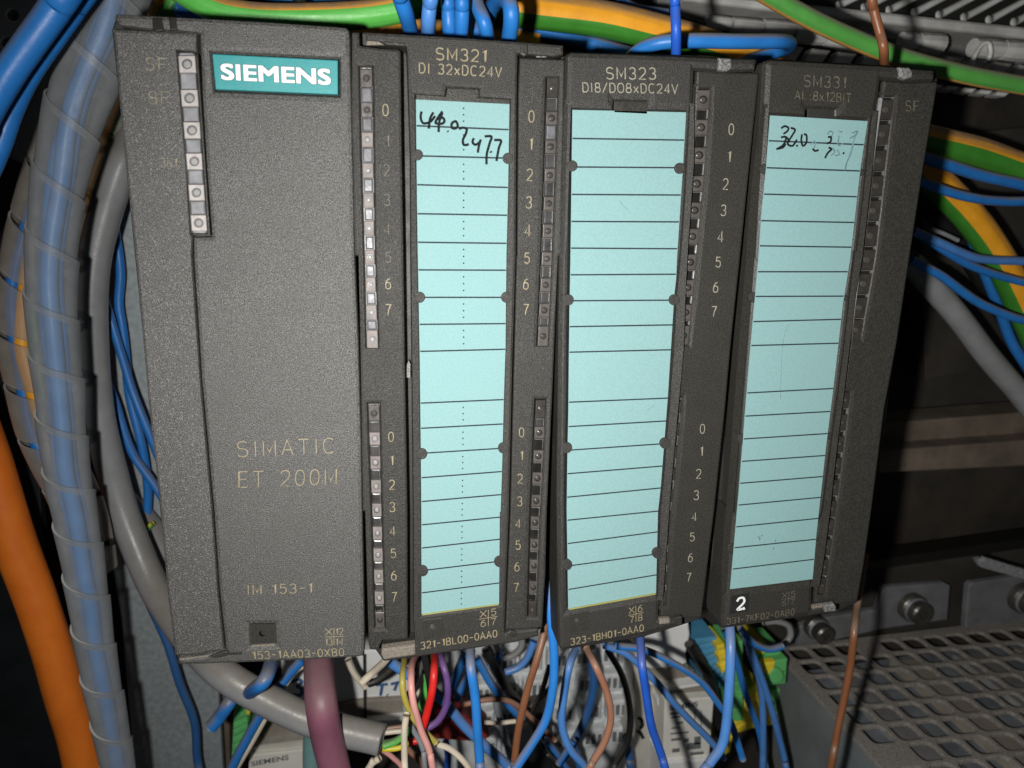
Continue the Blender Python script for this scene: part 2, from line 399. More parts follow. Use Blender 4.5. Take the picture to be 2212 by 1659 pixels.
# ---- stroke lettering
def ov(cx_, cy_, rx, ry, a0=0, a1=360, n=18, p=2.4):
    out = []
    for i in range(n + 1):
        a = math.radians(a0 + (a1 - a0) * i / n); c, s = math.cos(a), math.sin(a)
        out.append((cx_ + rx * math.copysign(abs(c) ** (2 / p), c), cy_ + ry * math.copysign(abs(s) ** (2 / p), s)))
    return out
G = {
 '0': (4, [ov(2, 3, 1.75, 3)]), 'O': (4.4, [ov(2.2, 3, 2.1, 3)]),
 '1': (2.6, [[(0.5, 4.9), (1.9, 6), (1.9, 0)]]),
 '2': (4, [ov(2, 4.3, 1.7, 1.7, 165, -40, 12) + [(0.3, 0.02), (3.8, 0.0)]]),
 '3': (4, [ov(2, 4.5, 1.55, 1.5, 160, -90, 12), ov(2, 1.55, 1.75, 1.55, 90, -160, 12)]),
 '4': (4, [[(2.9, 0), (2.9, 6), (0.2, 1.6), (3.9, 1.6)]]),
 '5': (4, [[(3.6, 6), (0.8, 6), (0.5, 3.2)] + ov(2, 1.95, 1.75, 1.95, 130, -155, 12)]),
 '6': (4, [ov(2, 1.9, 1.7, 1.9), [(0.32, 2.1), (0.6, 3.8), (1.6, 5.4), (3.2, 6)]]),
 '7': (4, [[(0.3, 6), (3.7, 6), (2.2, 2.8), (1.6, 0)]]),
 '8': (4, [ov(2, 4.5, 1.45, 1.5), ov(2, 1.55, 1.75, 1.55)]),
 'A': (4.4, [[(0.1, 0), (2.2, 6), (4.3, 0)], [(0.9, 2), (3.5, 2)]]),
 'B': (4.2, [[(0.4, 0), (0.4, 6), (2.3, 6)] + ov(2.3, 4.6, 1.3, 1.4, 90, -90, 8) + [(0.4, 3.2)], [(2.3, 3.2)] + ov(2.3, 1.6, 1.6, 1.6, 90, -90, 8) + [(0.4, 0)]]),
 'C': (4.4, [ov(2.3, 3, 2.1, 3, 48, 312, 16)]),
 'D': (4.4, [[(0.4, 0), (0.4, 6), (1.8, 6)] + ov(1.8, 3, 2.3, 3, 90, -90, 12) + [(0.4, 0)]]),
 'E': (4, [[(3.7, 6), (0.4, 6), (0.4, 0), (3.7, 0)], [(0.4, 3.1), (3.3, 3.1)]]),
 'F': (4, [[(3.7, 6), (0.4, 6), (0.4, 0)], [(0.4, 3.1), (3.2, 3.1)]]),
 'H': (4.4, [[(0.4, 0), (0.4, 6)], [(4, 0), (4, 6)], [(0.4, 3.1), (4, 3.1)]]),
 'I': (1.4, [[(0.7, 0), (0.7, 6)]]),
 'K': (4.2, [[(0.4, 0), (0.4, 6)], [(3.9, 6), (0.4, 2.4)], [(1.6, 3.6), (4, 0)]]),
 'L': (3.8, [[(0.4, 6), (0.4, 0), (3.6, 0)]]),
 'M': (5.2, [[(0.4, 0), (0.4, 6), (2.6, 1.4), (4.8, 6), (4.8, 0)]]),
 'N': (4.6, [[(0.4, 0), (0.4, 6), (4.2, 0), (4.2, 6)]]),
 'S': (4.2, [ov(2.1, 4.5, 1.7, 1.5, 25, 235, 10) + ov(2.1, 1.55, 1.8, 1.55, 70, -155, 12)]),
 'T': (4.2, [[(0.1, 6), (4.1, 6)], [(2.1, 6), (2.1, 0)]]),
 'V': (4.4, [[(0.1, 6), (2.2, 0), (4.3, 6)]]),
 'X': (4.4, [[(0.2, 0), (4.2, 6)], [(0.2, 6), (4.2, 0)]]),
 'x': (3.6, [[(0.2, 0), (3.4, 4)], [(0.2, 4), (3.4, 0)]]),
 '/': (3.4, [[(0.1, -0.2), (3.3, 6.2)]]), '-': (3.4, [[(0.3, 3), (3.1, 3)]]),
 ':': (1.6, [[(0.8, 3.3), (0.8, 3.8)], [(0.8, 0.0), (0.8, 0.5)]]), '.': (1.6, [[(0.8, 0), (0.8, 0.4)]]), ' ': (2.6, []), 'i': (1.4, [[(0.7, 0), (0.7, 4.4)]]),
}
def ribbon(mb, pts, wd, nrm, mi=0):
    pts = [p for i, p in enumerate(pts) if i == 0 or (p - pts[i - 1]).length > 1e-5]
    if len(pts) < 2: return
    mb.z = getattr(mb, 'z', 0) + 0.008; pts = [p + nrm * mb.z for p in pts]
    V = []; n = len(pts)
    for i in range(n):
        t = (pts[min(n - 1, i + 1)] - pts[max(0, i - 1)]).normalized()
        s = t.cross(nrm).normalized()
        k = 1.0
        if 0 < i < n - 1:
            t1 = (pts[i] - pts[i - 1]).normalized(); c = max(0.45, s.dot(t1.cross(nrm).normalized())); k = 1 / c
        V += [pts[i] + s * wd * 0.5 * k, pts[i] - s * wd * 0.5 * k]
    mb.add((V, [(2 * i, 2 * i + 1, 2 * i + 3, 2 * i + 2) for i in range(n - 1)]), mi)
def lettering(text, BL, BR, TL, Y, wd, mt, parent, name='lettering', gap=1.5, jig=0.0, tight=None):
    b, r, t = U(*BL, Y), U(*BR, Y), U(*TL, Y)
    tot = sum(G[c][0] + gap for c in text) - gap
    ex = (r - b) / tot; ey = (t - b) / 6.0
    mb = MB(); x = 0; nrm = Vector((0, -1, 0))
    for c in text:
        wdt, st = G[c]
        for s in st:
            ribbon(mb, [b + ex * (x + p[0]) + ey * p[1] for p in s], wd, nrm)
        x += wdt + gap
    return mb.build(name, M[mt] if isinstance(mt, str) else mt, parent)
def digit(mb, ch, cpx, hpx, Y, wd, ax=0.62, lean=0.0):
    w_, st = G[ch]; ctr = U(*cpx, Y)
    h = (U(cpx[0], cpx[1] - hpx / 2, Y) - U(cpx[0], cpx[1] + hpx / 2, Y)).length
    e = h / 6
    for s in st:
        ribbon(mb, [ctr + EX * ((p[0] - w_ / 2) * e * ax * 1.35 + lean * (p[1] - 3) * e) + EY * ((p[1] - 3) * e) for p in s], wd, Vector((0, -1, 0)))
def scribble(strokes, tf, Y, wd, mt, parent, name='handwriting'):
    mb = MB()
    for s in strokes:
        P = [U(*tf(*q), Y) for q in s]
        if len(P) > 2: P = catmull(P, 5)
        ribbon(mb, P, wd, Vector((0, -1, 0)))
    return mb.build(name, M[mt], parent)

def lerp(a, b, t): return a + (b - a) * t
def curve_x(pts, y):                          # x on a polyline given y (px)
    for (x0, y0), (x1, y1) in zip(pts, pts[1:]):
        if y <= y1 or (x1, y1) == pts[-1]:
            return lerp(x0, x1, (y - y0) / (y1 - y0))
# ================================================================ THE SETTING
tag(link('cabinet_back_panel', *box((-260, 168, -330), (560, 172, 420), 0), M['back_panel']), kind='structure')
tag(link('cabinet_side_wall', *box((-150, -30, -330), (-146, 168, 420), 0), M['black_steel']), kind='structure')
pl = [(222, 380), (470, 380), (470, 1466), (486, 1740), (296, 1740), (262, 1340), (236, 1186), (222, 800)]
tag(link('mounting_plate', *slab(pl, 104, 3, 0.4), M['steel']), kind='structure')

def panel_with_holes():
    out = [(-120, -120), (96, -120), (60, 300), (62, 700), (90, 1120), (150, 1780), (-120, 1780)]
    holes = []
    for (x, y, r) in ((27, 33, 12), (16, 94, 13), (50, 208, 17), (40, 430, 13), (20, 560, 13), (24, 760, 12)):
        holes.append([(x + r * math.cos(a * math.pi / 6), y - r * math.sin(a * math.pi / 6)) for a in range(12)])
    return slab(out, 108, 3, 0.3, holes)
o = tag(link('perforated_upright', *panel_with_holes(), M['black_steel']), 'black perforated steel upright at the far left edge behind the cables', 'upright')
# small bright bracket edge far left and bottom left foot
tag(link('angle_bracket', *slab([(137, 1659), (215, 1560), (230, 1580), (170, 1690), (120, 1700)], 112, 4, 0.3), M['zinc']), 'grey angle bracket crossing the dark corner left of the orange cable', 'bracket')

# ---- rails behind on the right
R1 = thing('mounting_rail', 'dusty brown steel rail running right behind the far right module', 'rail', U(1990, 900, 128))
link('upper_flange', *slab([(1900, 915), (2300, 884), (2300, 938), (1900, 963)], 126, 18, 0.6), M['rail'], R1)
link('lower_flange', *slab([(1900, 974), (2300, 945), (2300, 1003), (1900, 1022)], 116, 24, 0.8), M['rail'], R1)
link('web', *slab([(1900, 960), (2300, 935), (2300, 950), (1900, 980)], 138, 10, 0.2), M['body'], R1)
R2 = thing('lower_rail', 'dark steel rail carrying the big bolts above the perforated supply', 'rail', U(1900, 1330, 130))
link('rail_face', *slab([(1500, 1290), (1918, 1228), (2330, 1170), (2330, 1400), (1500, 1455)], 134, 10, 0.6), M['back_panel'], R2)
link('rail_lip', *slab([(1500, 1270), (1918, 1206), (2330, 1148), (2330, 1168), (1918, 1226), (1500, 1288)], 128, 10, 0.5), M['slot'], R2)
RV = tag(link('vertical_channel', *slab([(1990, 300), (2330, 260), (2330, 760), (2000, 820)], 150, 12, 0.5), M['back_panel']), kind='structure')
def bracket(label, poly, Y):
    return tag(link('bracket_plate', *slab(poly, Y, 3, 0.7), M['zinc']), label, 'bracket')
bracket('light grey bracket plate behind the middle hex bolt', tt(t22, [(700,760), (950,682), (1262,632), (1300,500), (1330,488), (1700,460), (1736,478), (1718,700), (1300,760), (700,900)]), 124)
bracket('grey corner bracket plate at the right edge behind the cut bolt', tt(t22, [(1836,720), (1856,480), (1880,460), (2300,400), (2300,760), (1836,760)]), 122)
def bolt(label, cxp, cyp, rp, Y, hl=14):
    c = U(cxp, cyp, Y)
    t = thing('socket_bolt', label, 'bolt', c, 'socket head bolts on the rail')
    k = (Y + 137) * 1.02 / F
    def ringed(r0, r1, y0, y1, n=28):
        V = []; Fc = []
        lv = [(r1, y1), (r1, y0 + 0.8), (r1 - 0.8, y0)] + ([(r0, y0), (r0, y0 + 5)] if r0 else [])
        for (r, y) in lv:
            V += [Vector((c.x + r * math.cos(2 * math.pi * i / n), y, c.z + r * math.sin(2 * math.pi * i / n))) for i in range(n)]
        for a in range(len(lv) - 1):
            for i in range(n):
                j = (i + 1) % n; Fc.append((a * n + i, a * n + j, (a + 1) * n + j, (a + 1) * n + i))
        Fc.append(tuple((len(lv) - 1) * n + i for i in range(n)))
        return V, Fc
    R = rp * k
    link('washer', *ringed(0, R * 1.0, Y - 4, Y), M['bolt'], t)
    link('bolt_head', *ringed(R * 0.30, R * 0.80, Y - 4 - hl, Y - 4), M['bolt'], t)
    link('spring_ring', *ringed(0, R * 0.9, Y - 5, Y - 4), M['zinc'], t)
bolt('large socket head bolt on the light grey bracket plate', 1966, 1308, 38, 124, 5)
bolt('bolt cut off by the right edge of the photo', 2204, 1288, 42, 122, 5)
bolt('dark bolt half hidden under the far right module', 1758, 1350, 31, 124, 6)
# strap / bright cable tie end at right
mb = MB()
mb.add(slab([(2108, 1210), (2122, 1206), (2300, 1252), (2300, 1276), (2120, 1226)], 96, 2.0, 0.3))
for i in range(7): mb.add(slab([(2125 + i * 16, 1203 + i * 5), (2137 + i * 16, 1207 + i * 5), (2140 + i * 16, 1220 + i * 5), (2128 + i * 16, 1216 + i * 5)], 94.5, 1.4, 0.2))
tag(mb.build('metal_strip', M['steel_bright']), 'bright scratched metal strip poking in at the right edge above the bolt', 'strip')

# ---- perforated power supply, lower right
PX0, PZ, PY0, PY1 = 214.5, -92.1, 8, 122
S = thing('power_supply', 'dusty grey power supply with a perforated grille top at lower right', 'power supply', Vector((PX0, PY0, PZ - 60)))
holes = []
for j in range(10):
    for i in range(16):
        x = 220.5 + i * 11.6 + (0.4 if j % 2 else 0); y = 15.5 + j * 10.4
        if y > 112 or (j == 3 and i == 0) or (i in (3,) and j > 8): continue
        holes.append(rounded(x - 0.3, y - 0.2, x + 9.1, y + 8.4, 1.8, 2))
frm = (Vector((0, 0, PZ)), EX, EZ, Vector((0, 0, -1)))
link('grille', *prism([(PX0, PY0), (420, PY0), (420, 128), (PX0 + 6, PY1 - 3), (PX0, PY1 - 9)], holes, frm, 1.4, 0.25, True), M['grille'], S)
link('side_panel', *prism([(PY0, PZ - 1.6), (PY1 - 9, PZ - 1.6), (PY1 - 9, PZ - 90), (PY0, PZ - 90)], [], (Vector((PX0 + 0.3, 0, 0)), EZ, EY, EX), 1.5, 0.2, True), M['psu_side'], S)
link('inner_tray', *prism([(PX0 + 4, PY0), (420, PY0), (420, 126), (PX0 + 4, 112)], [], (Vector((0, 0, PZ - 9)), EX, EZ, Vector((0, 0, -1))), 2, 0.2, True), M['psu_inner'], S)
for i in range(5):
    x = 236 + i * 33
    mbx = MB().add(prism([(x, 30), (x + 15, 30), (x + 15, 110), (x, 110)], [], (Vector((0, 0, PZ - 5.5)), EX, EZ, Vector((0, 0, -1))), 6, 0.5, True))
    mbx.build('component', M['brown_band'] if i % 2 else M['duct_dark'], S)
link('front_lip', *prism([(PX0, PY0 - 1), (420, PY0 - 1), (420, PY0 - 4), (PX0, PY0 - 4)], [], (Vector((0, 0, PZ - 2)), EX, EZ, Vector((0, 0, -1))), 80, 0.4, True), M['psu_side'], S)

# ---- wire duct with fingers, top right
D = thing('wire_duct', 'grey slotted wire duct running across behind the modules at the top right', 'wire duct', U(1800, 90, 120))
link('duct_wall', *slab([(1420, -90), (2300, -30), (2300, 175), (1960, 128), (1420, 20)], 138, 4, 0.5), M['duct_dark'], D)
link('duct_rim', *slab([(1480, 0), (1560, 10), (2300, 92), (2300, 66), (1560, -12), (1480, -20)], 116, 16, 1.2), M['duct'], D)
def finger(x, y, wdt, hgt, slope, Y):
    x1, y1 = x + wdt, y + wdt * slope
    P = [U(x + 1, y + hgt / 2, Y), U(x1 - 1, y1 + hgt / 2, Y)]
    P = [P[0].lerp(P[1], k / 4) for k in range(5)]
    R = rad(hgt * 0.5, Y)
    v, f, mi = tube_vf(P, lambda t: R * (0.93 if t in (0, 1) else 1.0), 12, True)
    return link('duct_finger', v, f, M['duct'], D, smooth=False)
fx = [(1526, 33, 51, 27), (1579, 38, 66, 31), (1646, 42, 66, 33), (1713, 47, 66, 44), (1781, 66, 64, 32)]
for x, y, wd_, hh in fx: finger(x, y, wd_, hh, 0.09, 112)
finger(1946, 69, 35, 38, 0.05, 108); finger(1981, 71, 54, 42, 0.05, 108)
finger(2100, 82, 62, 42, 0.06, 106); finger(2163, 86, 66, 43, 0.06, 106)
def fin(x, y, wx, hx, dx, Y, m='duct'):
    return link('duct_tooth', *slab([(x, y), (x + wx, y + wx * 0.12), (x + wx - dx, y + hx + wx * 0.1), (x - dx, y + hx)], Y, 5, 1.0), M[m], D)
for i in range(6): fin(1700 + i * 57 - (0 if i else 0), 96 + i * 7, 40, 34, 22, 118)
for i in range(6): fin(2050 + i * 52, 120 + i * 6, 36, 34, 26, 112)
for i in range(5): fin(2016 + i * 36, 180 + i * 4, 26, 9, 12, 112, 'duct_edge')
# hooked cable clip on the duct
pc = pxpath([(2094, 152), (2106, 120), (2122, 96), (2136, 94), (2140, 112), (2136, 128)], 100)
v, f, mi = tube_vf(pc, rad(5, 100), 8); link('hook_clip', v, f, M['duct_edge'], D, fmat=mi, smooth=True)
# grille of diagonal slats in the top right corner
Gq = thing('slatted_cover', 'dark cover with pale diagonal ventilation slats in the top right corner', 'vent cover', U(2100, 20, 130))
link('cover_plate', *slab([(1500, -130), (2400, -130), (2400, 72), (2212, 58), (1960, 30), (1870, 22), (1500, -10)], 132, 3, 0.5), M['body'], Gq)
for i in range(11):
    x = 1812 + i * 54; y = 12 + i * 5.2
    P = [U(x, y, 124), U(x + 24, y - 12, 124), U(x + 190, y - 92 - 2 * i, 124)]
    P = catmull(P, 4)
    v, f, mi = tube_vf(P, lambda t: rad(9.5, 124) * (1.0 - 0.4 * t), 8)
    link('slat', v, f, M['duct_edge'], Gq, fmat=mi, smooth=True)

# ================================================================ MODULES
PL = 'plastic'
def body_of(t, pxpoly, Y0=2.5, Y1=112):
    return link('housing', *slab(pxpoly, Y0, Y1 - Y0, 0.4, back=True), M['body'], t)

def led_strip(t, left, right, ys, leds, ledh, Y=0.9, kinds=None, dark_end=(True, False), look='led'):
    """left/right: px polylines of the slot edges; ys: (top, bottom) px; leds: px y of each light window centre."""
    y0, y1 = ys
    n = 8; poly = []
    for k in range(n + 1): yy = lerp(y0, y1, k / n); poly.append((curve_x(left, yy) - 0.5, yy - (1.0 if k == 0 else -1.0 if k == n else 0)))
    for k in range(n, -1, -1): yy = lerp(y0, y1, k / n); poly.append((curve_x(right, yy) + 0.5, yy - (1.0 if k == 0 else -1.0 if k == n else 0)))
    link('strip_frame', *slab(poly, Y + 0.25, 1.0, 0.1), M['slot'], t)
    segs = []; cur = y0 + 1.5
    for i, c in enumerate(leds):
        a = c - ledh(c) / 2; b = c + ledh(c) / 2
        if a - cur > 3: segs.append(('clear', cur, a))
        segs.append(('led', a, b)); cur = b
    if y1 - cur > 4: segs.append(('clear', cur, y1 - 1.5))
    mats_ = {'bright': ('led_bright', 'clear_bright', 'dome'), 'led': ('led', 'clear', 'dome'), 'smoke': ('led_smoke', 'clear_smoke', 'dome_dark'), 'dark': ('led_dark', 'clear_dark', 'dome_dark')}
    for si, (kind, a, b) in enumerate(segs):
        ins = 1.0 if kind == 'led' else 2.2
        q = [(curve_x(left, a) + ins + .6, a + 0.5), (curve_x(right, a) - ins, a + 0.5), (curve_x(right, b) - ins, b - 0.5), (curve_x(left, b) + ins + .6, b - 0.5)]
        lk = kinds[si] if kinds and si < len(kinds) and kinds[si] else look
        ml, mc, md = mats_[lk]
        yy = Y - 0.55 if kind == 'led' else Y + 0.02
        o = link('light_window' if kind == 'led' else 'clear_segment', *slab(q, yy, 0.9, 0.16 if kind == 'led' else 0.3), M[ml if kind == 'led' else mc], t)
        if kind == 'led':
            cxp = (q[0][0] + q[1][0] + q[2][0] + q[3][0]) / 4; cyp = (a + b) / 2; r = (q[1][0] - q[0][0]) * 0.24
            ring = [(cxp + r * math.cos(k * math.pi / 7), cyp - r * math.sin(k * math.pi / 7)) for k in range(14)]
            link('dome', *slab(ring, yy - 0.3, 0.5, 0.22), M[md], o)
            ring2 = [(cxp + 1.35 * r * math.cos(k * math.pi / 7), cyp - 1.35 * r * math.sin(k * math.pi / 7)) for k in range(14)]
            link('dome_rim', *slab(ring2, yy - 0.03, 0.3, 0.02), M['led_dark' if lk == 'dark' else 'slot' if lk == 'smoke' else 'clear'], o) if lk != 'dark' else None
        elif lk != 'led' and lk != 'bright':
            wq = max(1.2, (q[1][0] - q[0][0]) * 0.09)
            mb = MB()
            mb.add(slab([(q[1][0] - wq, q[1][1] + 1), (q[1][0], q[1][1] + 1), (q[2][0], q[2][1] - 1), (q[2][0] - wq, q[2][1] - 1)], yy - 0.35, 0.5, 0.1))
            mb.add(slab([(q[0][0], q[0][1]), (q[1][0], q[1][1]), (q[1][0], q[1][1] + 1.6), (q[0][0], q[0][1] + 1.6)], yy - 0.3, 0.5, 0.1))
            mb.build('glint_rim', M['glint'], o)  # glints at the segment edges, built as paler slivers
    return segs

def paper(t, left, right, lines, Y=0.45, dots=None):
    ys = sorted(set([p[1] for p in left[1:-1]])); 
    n = 10
    L = [(curve_x(left, lerp(left[0][1], left[-1][1], k / n)), lerp(left[0][1], left[-1][1], k / n)) for k in range(n + 1)]
    Rr = [(curve_x(right, lerp(right[0][1], right[-1][1], k / n)), lerp(right[0][1], right[-1][1], k / n)) for k in range(n + 1)]
    sheet = link('label_sheet', *slab([(x - 1.5, y - (0 if i else 0)) for i, (x, y) in enumerate(L)] + [(x + 1.5, y) for x, y in reversed(Rr)], Y, 0.2, 0), M['paper'], t)
    mb = MB()
    for (a, b) in lines:
        p, q = U(curve_x(left, a) - 0.5, a, Y - 0.03), U(curve_x(right, b) + 0.5, b, Y - 0.03)
        ribbon(mb, [p, q], 0.30, Vector((0, -1, 0)))
    if dots:
        edges = [(left[0][1], right[0][1])] + list(lines) + [(left[-1][1], right[-1][1])]
        for i in range(len(edges) - 1):
            if i == dots['skip']: continue
            ya = (edges[i][0] + edges[i][1]) / 2; yb = (edges[i + 1][0] + edges[i + 1][1]) / 2
            for k in (0.25, 0.5, 0.75):
                yy = lerp(ya, yb, k); c = U(dots['x'](yy), yy, Y - 0.03)
                mb.add(([c + EX * 0.17 * math.cos(a * math.pi / 4) + EY * 0.17 * math.sin(a * math.pi / 4) for a in range(8)], [tuple(range(8))]))
    mb.build('printed_grid', M['line'], sheet)
    return sheet, L, Rr
def boss(t, px, py, r=11.5):
    q = [(px + r * math.cos(k * math.pi / 9), py - r * 1.05 * math.sin(k * math.pi / 9)) for k in range(18)]
    link('retaining_boss', *slab(q, -0.02, 0.6, 0.12), M['plastic_mid'], t)

# ---------------- module 1: interface module
B = [t00(722,190), t00(755,90), (752, 60), t10(85,1659), t11(130,1200), t12(148,935), t02(1150,985), t02(1035,0), t01(870,0)]
im = thing('interface_module', 'wide dark grey interface module with a teal badge, leftmost of the row', 'control module', U(580, 1430, 60))
body_of(im, B, 3.0)
cover = [t00(1292,214), t00(1150,200), t00(1080,196), t00(1020,203), t00(985,192), t00(860,178), t00(775,166), t00(748,140), t00(735,104), t00(745,84), t00(1090,102), t00(1700,135), t00(2180,168), t10(28,175), t10(50,196), t10(56,225),
         t10(80,1200), t10(88,1659), t11(112,560), t11(130,1200), t11(137,1659), t12(150,700), t12(152,900), t12(140,936), t12(110,945), t02(2000,965), t02(1500,985), t02(1330,992), t02(1160,995), t02(1150,972), t02(1156,944), t02(1310,936), t02(1345,922), t02(1462,902),
         t02(1418,500), t02(1383,0), t01(1303,800), t01(1250,0), t00(1250,1535), t00(1368,1532), t00(1335,1100), t00(1305,600)]
bq = [t00(1366,338), t00(2197,380), t00(2198,620), t00(1388,586)]
cxr, cyr = t02(1700, 800)
pocket = tt(t02, [(1622,735), (1778,732), (1784,860), (1628,868)])
link('front_cover', *slab(cover, 0.0, 4.0, 0.75, holes=[bq, pocket]), M[PL], im)
door = tt(t00, [(726,184), (980,196), (1272,210), (1276,336), (1143,324), (1146,350), (1165,600), (1200,1000), (1232,1515), (1245,1535)]) + [t01(1240,0), t01(1296,800), t02(1374,0), t02(1410,500), t02(1452,900), t02(1340,916), t02(1308,930), t02(1132,936), t02(1084,560), t02(1036,0), t01(962,1000), t01(872,0), t00(790,900)]
link('side_door', *slab(door, 0.35, 3.5, 0.6), M[PL], im)
# cap notches and wear on the top ridge
link('hinge_notch', *slab(tt(t00, [(985,112), (1050,116), (1062,196), (1012,204), (988,190)]), -0.12, 0.5, 0.15), M['slot'], im)
link('hinge_notch', *slab(tt(t00, [(1092,108), (1140,110), (1150,192), (1100,196)]), -0.12, 0.5, 0.15), M['slot'], im)
link('hinge_pin', *slab(tt(t02, [(1350,940), (1450,905), (1480,902), (1485,930), (1400,950)]), -0.3, 0.6, 0.25), M['plastic_smooth'], im)
link('latch_slot', *slab(tt(t02, [(1485,908), (1565,904), (1568,924), (1488,930)]), -0.1, 0.3, 0.1), M['body'], im)
link('latch_edge', *slab(tt(t02, [(1160,952), (1345,930), (1350,938), (1165,962)]), -0.1, 0.3, 0.1), M['plastic_dusty_lit'], im)
bd = link('badge', *slab([t00(1374,348), t00(2190,390), t00(2191,612), t00(1396,578)], -0.15, 1.0, 0.18), M['teal'], im)
# badge lettering (heavy, with a thin dark outline under the white)
def badge_word(parent, text, BL, BR, TL, Y, k, mt, ext):
    b, r, t = U(*BL, Y), U(*BR, Y), U(*TL, Y)
    cu = bpy.data.curves.new('badge_word', 'FONT'); cu.body = text; cu.size = 1.0; cu.offset = ext; cu.space_character = 1.03 ; cu.resolution_u = 6
    ob = bpy.data.objects.new('tmp', cu); COL.objects.link(ob)
    me = bpy.data.meshes.new_from_object(ob)
    bpy.data.objects.remove(ob); bpy.data.curves.remove(cu)
    xs = [v.co.x for v in me.vertices]; ys = [v.co.y for v in me.vertices]
    return me, b, r, t
def badge_lettering(parent, text, BL, BR, TL, Y, mt, ext, ref=None, name='lettering', flare=0.0):
    me, b, r, t = badge_word(parent, text, BL, BR, TL, Y, 1, mt, ext)
    xs = [v.co.x for v in me.vertices]; ys = [v.co.y for v in me.vertices]
    x0, x1, y0, y1 = ref if ref else (min(xs), max(xs), min(ys), max(ys))
    o0 = origin_of(parent)
    V = [b + (r - b) * ((v.co.x - x0) / (x1 - x0)) + (t - b) * ((v.co.y - y0) / (y1 - y0)) for v in me.vertices]
    fs = [tuple(p.vertices) for p in me.polygons]
    bpy.data.meshes.remove(me)
    link(name, V, fs, M[mt], parent)
    return (x0, x1, y0, y1)
def heavy_word(parent, text, BL, BR, TL, Y, mt, dx, dy, name='lettering'):
    me, b, r, t = badge_word(parent, text, BL, BR, TL, Y, 1, mt, 0.0)
    x0, x1 = min(v.co.x for v in me.vertices), max(v.co.x for v in me.vertices)
    y0, y1 = min(v.co.y for v in me.vertices), max(v.co.y for v in me.vertices)
    mb = MB(); k = 0
    for ux in (-1, -0.5, 0, 0.5, 1):
        for uy in (-1, 0, 1):
            o_ = EX * (dx * ux) + EY * (dy * uy) - EZ * (0.006 * k); k += 1
            mb.add(([b + (r - b) * ((v.co.x - x0) / (x1 - x0)) + (t - b) * ((v.co.y - y0) / (y1 - y0)) + o_ for v in me.vertices], [tuple(p.vertices) for p in me.polygons]))
    bpy.data.meshes.remove(me)
    return mb.build(name, M[mt], parent)
heavy_word(bd, 'SIEMENS', t00(1440,514), t00(2138,548), t00(1434,414), -0.30, 'white_paint', 0.17, 0.09)
heavy_word(bd, 'SIEMENS', t00(1440,514), t00(2138,548), t00(1434,414), -0.17, 'outline', 0.26, 0.18, 'lettering_outline')
led_strip(im, tt(t00, [(1148,335), (1165,600), (1200,1000), (1238,1512)]), tt(t00, [(1264,345), (1290,700), (1315,1100), (1345,1512)]), (t00(0,338)[1], t00(0,1510)[1]),
          [t00(0, y)[1] for y in (415, 635, 844, 1046, 1248, 1445)], lambda c: 38 - (c - 138) * 0.008, Y=0.5, look='bright')
link('strip_rail', *slab(tt(t00, [(1268,350), (1282,352), (1362,1524), (1246,1526), (1246,1514), (1346,1512)]), 0.1, 1.5, 0.12), M['plastic_smooth'], im)
lettering('SF', t00(943,452), t00(1080,458), t00(943,374), -0.0+0.28, 0.17, 'ochre_worn', im)
lettering('SF', t00(962,672), t00(1100,676), t00(958,592), 0.28, 0.15, 'ochre_worn', im)
lettering('8', t00(962,672), t00(1030,674), t00(958,592), 0.27, 0.10, 'ochre_worn', im)
lettering('3N1', t00(1040,1084), t00(1148,1086), t00(1040,1020), 0.28, 0.13, 'ochre_worn', im)
lettering('SIMATIC', (512.5, 987), (723, 978), (511, 954.5), -0.07, 0.18, 'ochre', im, gap=1.9)
lettering('ET 200M', (514, 1053), (728, 1045.5), (514, 1019.5), -0.07, 0.18, 'ochre', im, gap=1.9)
lettering('IM 153-1', t02(1602,536), t02(2026,520), t02(1600,476), -0.07, 0.20, 'ochre', im, gap=1.6)
lettering('153-1AA03-0XB0', t02(1638,954), t12(20,928), t02(1632,906), -0.07, 0.21, 'ochre', im, gap=1.3)
def cross(t, a, b, c, d, TLp, TRp, BLp, BRp, mt, wd=0.17, Y=-0.07, rows=None):
    """four small labels round a cross; corners in px"""
    P = lambda u, v: (lerp(lerp(BLp[0], BRp[0], u), lerp(TLp[0], TRp[0], u), v), lerp(lerp(BLp[1], BRp[1], u), lerp(TLp[1], TRp[1], u), v))
    mb = MB()
    for (p, q) in (((0.5, 0), (0.5, 1)), ((0, 0.5), (1, 0.5))): ribbon(mb, [U(*P(*p), Y), U(*P(*q), Y)], wd * 0.9, Vector((0, -1, 0)))
    mb.build('cross_mark', M[mt], t)
    for s, (u0, u1, v0, v1) in ((a, (0.03, 0.42, 0.6, 0.98)), (b, (0.58, 0.98, 0.6, 0.98)), (c, (0.03, 0.42, 0.02, 0.4)), (d, (0.58, 0.98, 0.02, 0.4))):
        if len(s) == 1 and s not in 'X': u0, u1 = u0 + 0.05, u1 - 0.05
        lettering(s, P(u0, v0), P(u1, v0), P(u0, v1), Y, wd, mt, t, gap=1.2)
cross(im, 'X', '12', '13', '14', (701, 1357), (742, 1355.5), (701, 1395), (742, 1393.5), 'ochre')
fl = link('pocket_floor', *slab(tt(t02, [(1615,728), (1785,725), (1790,866), (1620,874)]), 0.7, 0.4, 0, holes=[[(cxr + 7 * math.cos(a * math.pi / 8), cyr - 4 - 7 * math.sin(a * math.pi / 8)) for a in range(16)]]), M['plastic_smooth'], im)
v, f = slab([(cxr + 7 * math.cos(a * math.pi / 8), cyr - 4 - 7 * math.sin(a * math.pi / 8)) for a in range(16)], 3.2, 0.5, 0.4); link('screw', v, f, M['steel_bright'], im)
